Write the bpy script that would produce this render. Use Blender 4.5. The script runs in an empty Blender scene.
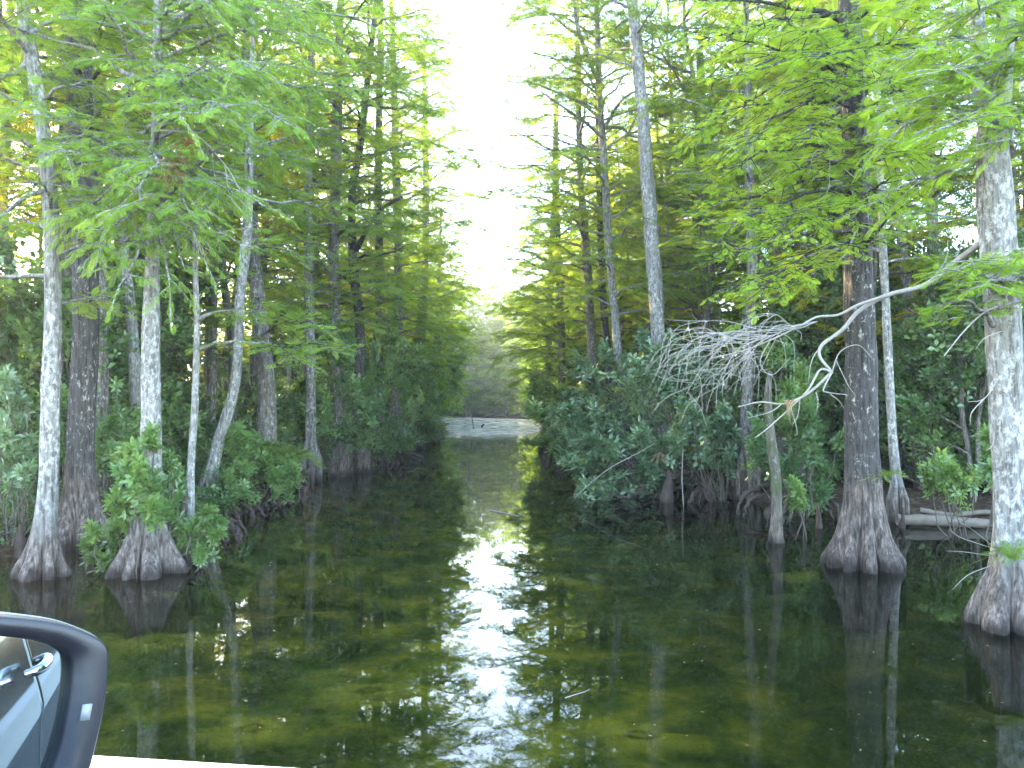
import bpy, math, random
import numpy as np
R = math.radians
sc = bpy.context.scene
COL = sc.collection

# ------------------------------------------------------------------ camera
F = 773.0
PITCH = math.atan(18 / F)
CAM = np.array((0.0, 0.0, 3.0))
FW = np.array((0, math.cos(PITCH), math.sin(PITCH)))
UP = np.array((0, -math.sin(PITCH), math.cos(PITCH)))
def ray(u, v):
    return FW + np.array((1., 0, 0)) * ((u - 512) / F) + UP * ((384 - v) / F)
def at(u, v, Y):
    d = ray(u, v)
    return CAM + d * (Y / d[1])
def ground_at(u, v, z=0.0):
    d = ray(u, v)
    return CAM + d * ((z - CAM[2]) / d[2])
cam = bpy.data.cameras.new('camera')
cam.sensor_width = 36; cam.lens = F / 1024 * 36
cam.clip_start = 0.02; cam.clip_end = 3000
co = bpy.data.objects.new('camera', cam); COL.objects.link(co)
co.location = CAM; co.rotation_euler = (math.pi / 2 + PITCH, 0, 0)
sc.camera = co

# ------------------------------------------------------------------ material helpers
def new_mat(name):
    m = bpy.data.materials.new(name); m.use_nodes = True
    nt = m.node_tree; nt.nodes.clear()
    out = nt.nodes.new('ShaderNodeOutputMaterial')
    return m, nt, out
def N(nt, typ, **kw):
    n = nt.nodes.new('ShaderNode' + typ)
    for k, v in kw.items():
        if k in n.inputs.keys() if isinstance(k, str) else False: n.inputs[k].default_value = v
        else: setattr(n, k, v)
    return n
def L(nt, a, b): nt.links.new(a, b)
def noise(nt, vec, scale, detail=4, rough=0.55):
    n = nt.nodes.new('ShaderNodeTexNoise')
    n.inputs['Scale'].default_value = scale; n.inputs['Detail'].default_value = detail
    n.inputs['Roughness'].default_value = rough
    if vec is not None: L(nt, vec, n.inputs['Vector'])
    return n.outputs['Fac']
def ramp(nt, fac, stops, interp='LINEAR'):
    r = nt.nodes.new('ShaderNodeValToRGB'); cr = r.color_ramp; cr.interpolation = interp
    while len(cr.elements) < len(stops): cr.elements.new(0.5)
    for e, (p, c) in zip(cr.elements, stops):
        e.position = p; e.color = (c[0], c[1], c[2], 1) if hasattr(c, '__len__') else (c, c, c, 1)
    L(nt, fac, r.inputs['Fac']); return r.outputs['Color']
def mixc(nt, fac, a, b, mode='MIX'):
    m = nt.nodes.new('ShaderNodeMix'); m.data_type = 'RGBA'; m.blend_type = mode
    for s, v in ((0, fac), (6, a), (7, b)):
        if isinstance(v, bpy.types.NodeSocket): L(nt, v, m.inputs[s])
        else: m.inputs[s].default_value = v if s == 0 else (v[0], v[1], v[2], 1)
    return m.outputs[2]
def math_n(nt, op, a, b=0.0, clamp=False):
    m = nt.nodes.new('ShaderNodeMath'); m.operation = op; m.use_clamp = clamp
    for i, v in enumerate((a, b)):
        if isinstance(v, bpy.types.NodeSocket): L(nt, v, m.inputs[i])
        else: m.inputs[i].default_value = v
    return m.outputs[0]
def coords(nt, which='Object', scale=(1, 1, 1)):
    t = nt.nodes.new('ShaderNodeTexCoord'); mp = nt.nodes.new('ShaderNodeMapping')
    mp.inputs['Scale'].default_value = scale
    L(nt, t.outputs[which], mp.inputs['Vector']); return mp.outputs['Vector']

def leaf_mat(name, dark, mid, light, transl=0.45, tr_col=None, gloss=0.0, vary=0.35):
    m, nt, out = new_mat(name)
    at_ = N(nt, 'Attribute'); at_.attribute_name = 'tone'
    info = nt.nodes.new('ShaderNodeObjectInfo')
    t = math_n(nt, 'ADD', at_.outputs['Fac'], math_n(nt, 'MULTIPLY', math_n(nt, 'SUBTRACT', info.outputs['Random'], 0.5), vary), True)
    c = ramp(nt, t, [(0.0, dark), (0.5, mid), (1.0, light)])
    d = N(nt, 'BsdfDiffuse'); L(nt, c, d.inputs['Color'])
    tr = N(nt, 'BsdfTranslucent')
    tc = mixc(nt, 1.0, c, tr_col or (1.5, 1.35, 0.7), 'MULTIPLY'); L(nt, tc, tr.inputs['Color'])
    mx = N(nt, 'MixShader'); mx.inputs[0].default_value = transl
    L(nt, d.outputs[0], mx.inputs[1]); L(nt, tr.outputs[0], mx.inputs[2])
    res = mx
    if gloss:
        g = N(nt, 'BsdfGlossy'); g.inputs['Roughness'].default_value = 0.38
        g.inputs['Color'].default_value = (1, 1, 1, 1)
        m2 = N(nt, 'MixShader'); m2.inputs[0].default_value = gloss
        L(nt, mx.outputs[0], m2.inputs[1]); L(nt, g.outputs[0], m2.inputs[2]); res = m2
    L(nt, res.outputs[0], out.inputs['Surface'])
    return m
def bark_mat(name, base, dark, patch, amount, base_z=0.9, moss=None, red=(0.105, 0.080, 0.064)):
    """bark with lichen patches; a silty brown tide stain on the flare near the water"""
    m, nt, out = new_mat(name)
    v = coords(nt, 'Object', (1, 1, 0.28))
    v2 = coords(nt, 'Object', (1, 1, 0.6))
    streak = noise(nt, v, 14, 5, 0.6)
    fis = noise(nt, coords(nt, 'Object', (1, 1, 0.09)), 26, 4, 0.65)
    c = ramp(nt, math_n(nt, 'ADD', math_n(nt, 'MULTIPLY', streak, 0.45), math_n(nt, 'MULTIPLY', fis, 0.55)), [(0.40, dark), (0.56, base)])
    pn = noise(nt, v2, 13, 8, 0.72)
    pf = ramp(nt, pn, [(amount - 0.02, 0.0), (amount + 0.10, 1.0)])
    big = ramp(nt, noise(nt, coords(nt, 'Object', (1, 1, 0.5)), 1.7, 3, 0.6), [(0.38, 0.25), (0.6, 0.95)])
    c = mixc(nt, math_n(nt, 'MULTIPLY', pf, big), c, patch)
    if moss:
        mf = ramp(nt, noise(nt, coords(nt, 'Object', (1, 1, 0.7)), 2.2, 4), [(0.5, 0.0), (0.62, 0.8)])
        c = mixc(nt, mf, c, moss)
    g = nt.nodes.new('ShaderNodeNewGeometry'); s = nt.nodes.new('ShaderNodeSeparateXYZ')
    L(nt, g.outputs['Position'], s.inputs[0])
    zz = math_n(nt, 'ADD', s.outputs['Z'], math_n(nt, 'MULTIPLY', noise(nt, v, 3, 3), -0.9))
    zf = nt.nodes.new('ShaderNodeMapRange'); L(nt, zz, zf.inputs['Value'])
    zf.inputs['From Min'].default_value = base_z - 0.75; zf.inputs['From Max'].default_value = base_z - 0.25
    zf.inputs['To Min'].default_value = 0.85; zf.inputs['To Max'].default_value = 0.0
    stain = ramp(nt, math_n(nt, 'ADD', math_n(nt, 'MULTIPLY', streak, .5), math_n(nt, 'MULTIPLY', fis, .5)), [(0.40, (red[0] * 0.3, red[1] * 0.3, red[2] * 0.3)), (0.52, red), (0.62, (red[0] * 2.2, red[1] * 2.3, red[2] * 2.4))])
    c = mixc(nt, zf.outputs[0], c, stain)
    wet = nt.nodes.new('ShaderNodeMapRange'); L(nt, zz, wet.inputs['Value'])
    wet.inputs['From Min'].default_value = -0.40; wet.inputs['From Max'].default_value = -0.2
    wet.inputs['To Min'].default_value = 0.85; wet.inputs['To Max'].default_value = 0.0
    c = mixc(nt, wet.outputs[0], c, (0.018, 0.014, 0.011))
    sub_ = nt.nodes.new('ShaderNodeMapRange'); L(nt, s.outputs['Z'], sub_.inputs['Value'])
    sub_.inputs['From Min'].default_value = -0.12; sub_.inputs['From Max'].default_value = -0.01
    sub_.inputs['To Min'].default_value = 1.0; sub_.inputs['To Max'].default_value = 0.0
    c = mixc(nt, sub_.outputs[0], c, (0.040, 0.052, 0.019))
    b = N(nt, 'BsdfPrincipled'); b.inputs['Roughness'].default_value = 0.9
    b.inputs['Specular IOR Level'].default_value = 0.2
    L(nt, c, b.inputs['Base Color'])
    bp = N(nt, 'Bump'); bp.inputs['Strength'].default_value = 0.7; bp.inputs['Distance'].default_value = 0.04
    L(nt, math_n(nt, 'ADD', math_n(nt, 'ADD', math_n(nt, 'MULTIPLY', streak, .6), math_n(nt, 'MULTIPLY', fis, 1.2)), math_n(nt, 'MULTIPLY', pn, 0.4)), bp.inputs['Height'])
    L(nt, bp.outputs[0], b.inputs['Normal'])
    L(nt, b.outputs[0], out.inputs['Surface'])
    return m
def plain(name, col, rough=0.6, metal=0.0, coat=0.0, nscale=30, namt=0.15, bump=0.0, spec=0.5):
    m, nt, out = new_mat(name)
    b = N(nt, 'BsdfPrincipled')
    n = noise(nt, coords(nt), nscale, 4)
    c = mixc(nt, n, tuple(x * (1 - namt) for x in col), tuple(x * (1 + namt) for x in col))
    L(nt, c, b.inputs['Base Color'])
    b.inputs['Roughness'].default_value = rough; b.inputs['Metallic'].default_value = metal
    b.inputs['Coat Weight'].default_value = coat; b.inputs['Specular IOR Level'].default_value = spec
    if bump:
        bp = N(nt, 'Bump'); bp.inputs['Strength'].default_value = bump; bp.inputs['Distance'].default_value = 0.01
        L(nt, n, bp.inputs['Height']); L(nt, bp.outputs[0], b.inputs['Normal'])
    L(nt, b.outputs[0], out.inputs['Surface'])
    return m

M = {}
M['cypress'] = leaf_mat('cypress_needles', (0.082, 0.150, 0.024), (0.145, 0.240, 0.034), (0.240, 0.330, 0.042), 0.55)
M['cypress_near'] = leaf_mat('cypress_needles_soft', (0.100, 0.195, 0.034), (0.155, 0.280, 0.044), (0.230, 0.360, 0.056), 0.50, vary=0.1)
M['cypress_lime'] = leaf_mat('cypress_needles_lime', (0.110, 0.200, 0.022), (0.185, 0.310, 0.030), (0.290, 0.420, 0.040), 0.52, vary=0.1)
M['yellow'] = leaf_mat('leaves_backlit_gold', (0.130, 0.170, 0.016), (0.230, 0.240, 0.020), (0.360, 0.310, 0.025), 0.6)  # gold of sun through the back trees, put into the leaf colour
M['broad'] = leaf_mat('broad_leaves', (0.050, 0.110, 0.028), (0.092, 0.180, 0.042), (0.150, 0.245, 0.058), 0.42, gloss=0.04)
M['broad_dark'] = leaf_mat('broad_leaves_dark', (0.042, 0.095, 0.028), (0.078, 0.155, 0.042), (0.130, 0.215, 0.058), 0.42, gloss=0.04)
M['broad_blue'] = leaf_mat('broad_leaves_waxy', (0.055, 0.110, 0.042), (0.105, 0.185, 0.078), (0.185, 0.280, 0.130), 0.32, gloss=0.07)
M['fern'] = leaf_mat('fern_leaves', (0.060, 0.120, 0.025), (0.100, 0.180, 0.040), (0.170, 0.230, 0.060), 0.4)
M['red'] = leaf_mat('bromeliad_leaves', (0.11, 0.035, 0.03), (0.18, 0.055, 0.045), (0.24, 0.10, 0.06), 0.3)
M['dead_leaf'] = leaf_mat('dead_leaves', (0.16, 0.10, 0.05), (0.28, 0.20, 0.12), (0.42, 0.33, 0.22), 0.3)
M['moss_hang'] = leaf_mat('hanging_moss', (0.10, 0.11, 0.08), (0.17, 0.18, 0.13), (0.25, 0.25, 0.19), 0.35, tr_col=(1, 1, .9))
M['bark_pale'] = bark_mat('bark_pale_grey', (0.19, 0.18, 0.16), (0.075, 0.068, 0.058), (0.40, 0.39, 0.355), 0.50)
M['bark_mid'] = bark_mat('bark_grey_brown', (0.135, 0.118, 0.098), (0.050, 0.042, 0.034), (0.38, 0.38, 0.34), 0.55)
M['bark_dark'] = bark_mat('bark_dark_flecked', (0.062, 0.055, 0.050), (0.020, 0.018, 0.016), (0.42, 0.42, 0.35), 0.575, base_z=1.6)
M['bark_moss'] = bark_mat('bark_mossy', (0.12, 0.105, 0.085), (0.045, 0.040, 0.030), (0.32, 0.33, 0.28), 0.57, moss=(0.06, 0.075, 0.025))
M['bark_far'] = bark_mat('bark_woodland', (0.15, 0.135, 0.115), (0.055, 0.047, 0.040), (0.36, 0.36, 0.32), 0.53)
M['dead_wood'] = plain('dead_wood_bleached', (0.25, 0.225, 0.19), 0.85, nscale=18, namt=0.3, bump=0.3, spec=0.2)
M['twig'] = plain('twig_bark', (0.10, 0.085, 0.065), 0.9, nscale=12, namt=0.35, spec=0.2)
M['root'] = plain('root_wood', (0.045, 0.032, 0.025), 0.85, nscale=9, namt=0.5, bump=0.6, spec=0.25)
M['log'] = plain('weathered_log', (0.14, 0.115, 0.09), 0.9, nscale=6, namt=0.5, bump=0.6, spec=0.2)

# ------------------------------------------------------------------ object helpers
def tag(o, label=None, cat=None, group=None, kind=None):
    if label: o['label'] = label
    if cat: o['category'] = cat
    if group: o['group'] = group
    if kind: o['kind'] = kind
    return o
def empty(name, loc=(0, 0, 0), rz=0):
    o = bpy.data.objects.new(name, None); COL.objects.link(o)
    o.empty_display_size = 0.3
    o.location = loc; o.rotation_euler = (0, 0, rz); return o
def link(name, me, mat=None, parent=None, loc=(0, 0, 0)):
    if mat is not None and not me.materials: me.materials.append(M[mat] if isinstance(mat, str) else mat)
    o = bpy.data.objects.new(name, me); COL.objects.link(o)
    o.location = loc
    if parent: o.parent = parent
    return o
def mesh_np(name, verts, quads, tone=None, smooth=False):
    me = bpy.data.meshes.new(name)
    verts = np.ascontiguousarray(verts, dtype=np.float32); quads = np.ascontiguousarray(quads, dtype=np.int32)
    nv, nf, k = len(verts), len(quads), quads.shape[1]
    me.vertices.add(nv); me.vertices.foreach_set('co', verts.ravel())
    me.loops.add(nf * k); me.loops.foreach_set('vertex_index', quads.ravel())
    me.polygons.add(nf); me.polygons.foreach_set('loop_start', np.arange(0, nf * k, k, dtype=np.int32))
    me.update(calc_edges=True)
    if tone is not None:
        a = me.attributes.new('tone', 'FLOAT', 'POINT'); a.data.foreach_set('value', np.ascontiguousarray(tone, dtype=np.float32))
    me.polygons.foreach_set('use_smooth', np.full(nf, smooth))
    me.validate()
    return me

def norm(a): return a / (np.linalg.norm(a, axis=-1, keepdims=True) + 1e-9)
def catmull(P, n):
    """resample control points smoothly; P (k,d)"""
    P = np.asarray(P, float); k = len(P)
    if k == 2:
        t = np.linspace(0, 1, n)[:, None]; return P[0] * (1 - t) + P[1] * t
    Q = np.vstack([2 * P[0] - P[1], P, 2 * P[-1] - P[-2]])
    out = []
    for s in np.linspace(0, k - 1 - 1e-6, n):
        i = int(s); t = s - i
        a, b, c, d = Q[i:i + 4]
        out.append(0.5 * ((2 * b) + (-a + c) * t + (2 * a - 5 * b + 4 * c - d) * t * t + (-a + 3 * b - 3 * c + d) * t ** 3))
    return np.array(out)

class Wood:
    def __init__(s): s.v = []; s.f = []; s.n = 0
    def tube(s, path, radii, segs=8, flute=None, cap=True):
        P = np.asarray(path, float); n = len(P); rad = np.asarray(radii, float)
        T = norm(np.gradient(P, axis=0))
        ref = np.array((1., 0, 0)) if abs(T[0][0]) < 0.8 else np.array((0, 1., 0))
        U = np.empty_like(P)
        u = norm(ref - T[0] * ref.dot(T[0]))
        for i in range(n):
            u = norm(u - T[i] * u.dot(T[i])); U[i] = u
        V = np.cross(T, U)
        th = np.linspace(0, 2 * math.pi, segs, endpoint=False)
        rr = np.repeat(rad[:, None], segs, 1)
        if flute is not None: rr = rr * flute(th, P)
        pts = P[:, None] + U[:, None] * (np.cos(th) * rr)[..., None] + V[:, None] * (np.sin(th) * rr)[..., None]
        v = pts.reshape(-1, 3)
        i = np.arange(n - 1)[:, None] * segs; j = np.arange(segs)[None]; j2 = (j + 1) % segs
        q = np.stack([i + j, i + j2, i + segs + j2, i + segs + j], -1).reshape(-1, 4)
        s.v.append(v); s.f.append(q + s.n); s.n += len(v)
        if cap:      # close the tip
            s.v.append(P[-1:] + T[-1:] * rad[-1] * 0.5); c = s.n; s.n += 1
            base = c - segs
            j = np.arange(0, segs - 1, 2)
            s.f.append(np.stack([base + j, base + (j + 1) % segs, base + (j + 2) % segs, np.full_like(j, c)], -1))
            if segs % 2: s.f.append(np.array([[base + segs - 1, base, c, c]]) if False else np.zeros((0, 4), int))
    def mesh(s, name, smooth=True):
        return mesh_np(name, np.vstack(s.v), np.vstack(s.f), smooth=smooth)

# -------- leaf templates: (verts k,3 in (along, side, up)), quads
def frond_template(pairs, width, llen, gap0=0.08):
    v = []; q = []
    for i in range(pairs):
        t = gap0 + (1 - gap0) * i / pairs
        ln = llen * math.sin(math.pi * (0.22 + 0.72 * (i + .5) / pairs)) 
        for sg in (-1, 1):
            dx, dy = math.cos(R(58)), math.sin(R(58)) * sg
            a = np.array((t, 0, 0)); b = a + np.array((dx, dy, -0.18)) * ln
            mid = (a + b) / 2; per = np.array((-dy, dx, 0)) * width
            k = len(v); v += [a, mid + per + (0, 0, .03), b, mid - per + (0, 0, .03)]; q.append((k, k + 1, k + 2, k + 3))
    k = len(v); w = width * 0.7
    v += [(0.0, 0, 0), (0.5, w, -0.02), (1.05, 0, -0.1), (0.5, -w, -0.02)]; q.append((k, k + 1, k + 2, k + 3))
    return np.array(v, float), np.array(q)
def whorl_template(n, lw, seed=0, rise=0.35):
    rg = random.Random(seed); v = []; q = []
    for i in range(n):
        a = 2 * math.pi * i / n * 1.0 + rg.uniform(-.3, .3); el = rg.uniform(-0.3, 0.9) * rise
        ln = rg.uniform(.7, 1.05)
        d = np.array((math.cos(a) * math.cos(el), math.sin(a) * math.cos(el), math.sin(el)))
        s = np.array((-math.sin(a), math.cos(a), rg.uniform(-.3, .3)))
        b0 = d * 0.12 + np.array((0, 0, rg.uniform(-.3, .3)))
        k = len(v); v += [b0, b0 + d * ln * .5 + s * lw, b0 + d * ln + (0, 0, -.12), b0 + d * ln * .5 - s * lw]
        q.append((k, k + 1, k + 2, k + 3))
    return np.array(v, float), np.array(q)
T_NEAR = frond_template(13, 0.022, 0.36)
T_MID = frond_template(4, 0.055, 0.46)
T_FAR = frond_template(2, 0.10, 0.52)
T_WHORL = whorl_template(7, 0.20, 1, 0.8)
T_WHORL4 = whorl_template(4, 0.24, 2, 0.8)

class Leaves:
    def __init__(s): s.p = []; s.d = []; s.u = []; s.l = []; s.t = []
    def add(s, p, d, u, l, t):
        s.p.append(p); s.d.append(d); s.u.append(u); s.l.append(l); s.t.append(t)
    def count(s): return sum(len(a) for a in s.l)
    def arrays(s, tpl):
        p, d, u, l, t = (np.concatenate(a) for a in (s.p, s.d, s.u, s.l, s.t))
        d = norm(d); side = norm(np.cross(u, d)); up = np.cross(d, side)
        tv, tq = tpl; k = len(tv)
        w = p[:, None] + l[:, None, None] * (tv[None, :, 0:1] * d[:, None] + tv[None, :, 1:2] * side[:, None] + tv[None, :, 2:3] * up[:, None])
        q = tq[None] + (np.arange(len(p)) * k)[:, None, None]
        return w.reshape(-1, 3), q.reshape(-1, 4), np.repeat(t, k)
    def mesh(s, name, tpl):
        v, q, t = s.arrays(tpl)
        return mesh_np(name, v, q, tone=t)

def rotz(v, a):
    c, s = np.cos(a), np.sin(a)
    return np.stack([v[..., 0] * c - v[..., 1] * s, v[..., 0] * s + v[..., 1] * c, v[..., 2]], -1)

def bough(rg, W, LV, p0, p1, r0=0.05, twigs=14, tl=1.0, fl=0.28, rise=0.12, droop=0.35, wood=True, start=0.2, tone=0.5, dens=1.0, flat=0.25):
    """a limb from p0 to p1 with side twigs lying in a layer, fronds along each twig"""
    p0 = np.asarray(p0, float); p1 = np.asarray(p1, float); D = p1 - p0; ln = np.linalg.norm(D)
    mid = (p0 + p1) / 2 + np.array((0, 0, 1.)) * ln * rise + rg.normal(0, 0.05 * ln, 3)
    t = np.linspace(0, 1, 7)[:, None]
    P = (1 - t) ** 2 * p0 + 2 * t * (1 - t) * mid + t * t * p1
    P[1:-1] += rg.normal(0, 0.018 * ln, (5, 3))
    if wood: W.tube(P, np.linspace(r0, 0.007, 7), 5)
    tt = np.sort(rg.uniform(start, 1.0, twigs)); tt[-1] = 1.0
    sg = np.where(np.arange(twigs) % 2 == 0, 1.0, -1.0)
    for i in range(twigs):
        x = tt[i] * 6; k = min(int(x), 5); f = x - k
        q = P[k] * (1 - f) + P[k + 1] * f; tan = norm(P[k + 1] - P[k])
        l2 = tl * (1.1 - 0.6 * tt[i]) * rg.uniform(0.55, 1.25)
        d = rotz(tan, sg[i] * rg.uniform(0.6, 1.25)) if tt[i] < 1 else tan
        d = norm(d * (1, 1, 0.4) + np.array((0, 0, rg.normal(0.03, flat))))
        m = max(3, int(l2 / (fl * 0.36) * dens))
        s = np.linspace(0.12, 1, m)
        curve = q + d * (s * l2)[:, None] + np.array((0, 0, -1.)) * (droop * 0.35 * l2 * s ** 2)[:, None]
        if wood:
            W.tube(np.vstack([q, curve[m // 2], curve[-1]]), (0.012, 0.008, 0.004), 3, cap=False)
        a = np.where(np.arange(m) % 2 == 0, 1.0, -1.0) * rg.uniform(0.5, 1.15, m)
        a[-1] = 0
        dd = rotz(np.repeat(d[None], m, 0), a) + rg.normal(0, 0.14, (m, 3)); dd[:, 2] -= droop * rg.uniform(0.3, 1.3, m)
        uu = np.array((0, 0, 1.)) + rg.normal(0, 0.35, (m, 3))
        LV.add(curve, dd, uu, fl * rg.uniform(0.65, 1.2, m), np.clip(rg.normal(tone, 0.13, m) + rg.normal(0, 0.08), 0, 1))

def crown(rg, W, LV, axis, z0, z1, spread, n, fl, twigs=14, tl=1.2, wood=True, tone=0.5, droop=0.35, r_at=None, low=0.5, dens=1.0, avoid=None):
    """boughs leaving the trunk; axis(z) gives the trunk centre"""
    az = rg.uniform(0, 6.28)
    for i in range(n):
        h = (i + rg.uniform(0, 1)) / n; z = z0 + (z1 - z0) * h
        az += 2.4 + rg.normal(0, 0.4)
        Lr = spread * (low + (1 - low) * math.sin(math.pi * min(1, 0.2 + h * 0.6))) * (1.0 - 0.3 * h * h) * rg.uniform(0.55, 1.15)
        a = axis(z)
        if avoid and avoid(az): Lr *= 0.45
        e = a + np.array((math.cos(az) * Lr, math.sin(az) * Lr, Lr * (rg.uniform(-0.12, 0.3) + 0.45 * h * h)))
        bough(rg, W, LV, a, e, r0=0.02 + 0.012 * Lr, twigs=max(4, int(twigs * Lr / spread)), tl=tl, fl=fl, wood=wood, tone=tone + rg.normal(0, 0.1), droop=droop, dens=dens)

def flute_fn(rg, lobes, top, depth, zc=0.0, seed_ph=None):
    ph = rg.uniform(0, 6.28); am = rg.uniform(0.6, 1.0, 3)
    def fn(th, P):
        h = np.clip((P[:, 2] - zc) / top, 0, 3)
        a = depth * np.exp(-1.3 * h)[:, None]
        wob = 0.45 * np.sin(2 * th + ph * 2) + 0.3 * np.sin(3 * th + ph)
        lob = np.abs(np.sin(lobes * th / 2 + ph + wob)) ** 0.55
        ng = 0.05 * np.sin(5 * th[None] + P[:, 2:3] * 2.1 + ph) + 0.03 * np.sin(9 * th[None] - P[:, 2:3] * 4.3)
        fine = 0.05 * np.minimum(a, .4) * np.sin(23 * th[None] + 3 * np.sin(P[:, 2:3] * 3 + ph))
        return 1 + a * (lob[None] - 0.70) * 1.2 + ng + fine
    return fn

# ------------------------------------------------------------------ the river and its banks
YL = [-20, 9, 13, 15, 17, 19.5, 22, 26, 33, 41, 54, 62, 75, 100, 125, 145, 170, 420]
XL = [-16, -13, -10.2, -10, -9.7, -7.6, -8.1, -7.7, -7.9, -7.2, -6.0, -5.4, -6.2, -9, -12, -15, -34, -200]
YR = [-20, 8, 12, 17, 19, 21, 24, 27, 31, 36, 45, 60, 100, 128, 140, 150, 165, 420]
XR = [15, 13, 12.3, 11.6, 10.8, 9.0, 7.0, 5.6, 4.4, 3.6, 3.2, 3.4, 4.2, 3.5, 1, -7, -30, -190]
def xl(y): return np.interp(y, YL, XL)
def xr(y): return np.interp(y, YR, XR)
def terrain(x, y):
    wob = 0.35 * np.sin(y * 0.9) + 0.2 * np.sin(y * 2.3 + x * 0.2)
    d = np.maximum(x - xr(y), xl(y) - x) + wob * 0.5
    bump = 0.10 * np.sin(x * 1.3 + y * 0.7) * np.sin(y * 1.1 - x * 0.6) + 0.05 * np.sin(x * 3.1 + 1) * np.sin(y * 2.7)
    out = 0.42 * (1 - np.exp(-np.clip(d, 0, None) / 0.9)) + np.clip(d, 0, 60) * 0.006 + bump * np.clip(d, 0, 1)
    inn = -1.15 * (1 - np.exp(-np.clip(-d, 0, None) / 2.2)) + bump * 0.8 * np.clip(-d, 0, 1)
    return np.where(d > 0, out, inn)
def tz(x, y): return float(terrain(np.array(x, float), np.array(y, float)))

def grid_mesh(name, xs, ys, zf):
    X, Y = np.meshgrid(xs, ys); Z = zf(X, Y) if zf else np.zeros_like(X)
    nx, ny = len(xs), len(ys)
    v = np.stack([X, Y, Z], -1).reshape(-1, 3)
    i = np.arange(ny - 1)[:, None] * nx + np.arange(nx - 1)[None]
    return mesh_np(name, v, np.stack([i, i + 1, i + nx + 1, i + nx], -1).reshape(-1, 4), smooth=True)
xs = np.concatenate([np.linspace(-700, -60, 14)[:-1], np.arange(-60, -16, 1.5), np.arange(-16, 16, 0.3), np.arange(16, 60, 1.5), np.linspace(60, 700, 14)])
ys = np.concatenate([np.linspace(-200, 2, 8)[:-1], np.arange(2, 62, 0.4), np.arange(62, 170, 1.6), np.linspace(170, 1000, 16)])
m, nt, out = new_mat('bank_and_bed')
g = nt.nodes.new('ShaderNodeNewGeometry'); s = nt.nodes.new('ShaderNodeSeparateXYZ'); L(nt, g.outputs['Position'], s.inputs[0])
v = coords(nt)
litter = ramp(nt, noise(nt, v, 5, 8, 0.7), [(0.3, (0.022, 0.015, 0.010)), (0.5, (0.06, 0.042, 0.027)), (0.72, (0.13, 0.095, 0.06))])
bedn = noise(nt, coords(nt, 'Object', (1, 1.3, 1)), 0.8, 4, 0.6)
bed2 = noise(nt, v, 3.2, 6, 0.65)
bmix = math_n(nt, 'ADD', math_n(nt, 'MULTIPLY', bedn, 0.75), math_n(nt, 'MULTIPLY', bed2, 0.25))
bed = ramp(nt, bmix, [(0.40, (0.030, 0.048, 0.018)), (0.50, (0.070, 0.088, 0.025)), (0.57, (0.15, 0.14, 0.028)), (0.68, (0.32, 0.25, 0.04))])
# the bed colour gets darker towards the right-hand side of the pool
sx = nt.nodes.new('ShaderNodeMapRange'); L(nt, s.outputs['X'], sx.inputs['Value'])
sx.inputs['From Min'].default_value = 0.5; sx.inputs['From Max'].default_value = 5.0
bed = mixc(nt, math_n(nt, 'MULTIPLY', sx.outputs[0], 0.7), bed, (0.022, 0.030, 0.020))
zf = nt.nodes.new('ShaderNodeMapRange'); L(nt, s.outputs['Z'], zf.inputs['Value'])
zf.inputs['From Min'].default_value = -0.25; zf.inputs['From Max'].default_value = 0.0
c = mixc(nt, zf.outputs[0], bed, litter)
b = N(nt, 'BsdfDiffuse'); L(nt, c, b.inputs['Color'])
bp = N(nt, 'Bump'); bp.inputs['Strength'].default_value = 0.8; bp.inputs['Distance'].default_value = 0.08
L(nt, noise(nt, v, 5, 6, 0.7), bp.inputs['Height']); L(nt, bp.outputs[0], b.inputs['Normal'])
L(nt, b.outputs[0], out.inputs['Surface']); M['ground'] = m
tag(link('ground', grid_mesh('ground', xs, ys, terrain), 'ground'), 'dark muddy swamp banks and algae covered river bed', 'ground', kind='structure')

m, nt, out = new_mat('river_water')
g = nt.nodes.new('ShaderNodeNewGeometry'); s = nt.nodes.new('ShaderNodeSeparateXYZ'); L(nt, g.outputs['Position'], s.inputs[0])
far = nt.nodes.new('ShaderNodeMapRange'); L(nt, s.outputs['Y'], far.inputs['Value'])
far.inputs['From Min'].default_value = 62; far.inputs['From Max'].default_value = 74
h1 = noise(nt, coords(nt, 'Object', (1, 1, 1)), 1.1, 3, 0.5)
h2 = noise(nt, coords(nt, 'Object', (1, 1, 1)), 7.0, 2, 0.5)
h3 = noise(nt, coords(nt, 'Object', (1, 0.6, 1)), 1.6, 5, 0.6)
near_h = math_n(nt, 'ADD', math_n(nt, 'MULTIPLY', h1, 0.0006), math_n(nt, 'MULTIPLY', h2, 0.00007))
far_h = math_n(nt, 'MULTIPLY', math_n(nt, 'MULTIPLY', h3, 0.20), far.outputs[0])
bp = N(nt, 'Bump'); bp.inputs['Strength'].default_value = 1.0; bp.inputs['Distance'].default_value = 1.0
L(nt, math_n(nt, 'ADD', near_h, far_h), bp.inputs['Height'])
gl = N(nt, 'BsdfGlossy'); L(nt, math_n(nt, 'ADD', math_n(nt, 'MULTIPLY', far.outputs[0], 0.10), 0.010), gl.inputs['Roughness'])
L(nt, bp.outputs[0], gl.inputs['Normal'])
tr = N(nt, 'BsdfTransparent'); tr.inputs['Color'].default_value = (0.68, 0.74, 0.46, 1)
fr = N(nt, 'Fresnel'); fr.inputs['IOR'].default_value = 1.33; L(nt, bp.outputs[0], fr.inputs['Normal'])
mx = N(nt, 'MixShader'); L(nt, fr.outputs[0], mx.inputs[0]); L(nt, tr.outputs[0], mx.inputs[1]); L(nt, gl.outputs[0], mx.inputs[2])
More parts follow.
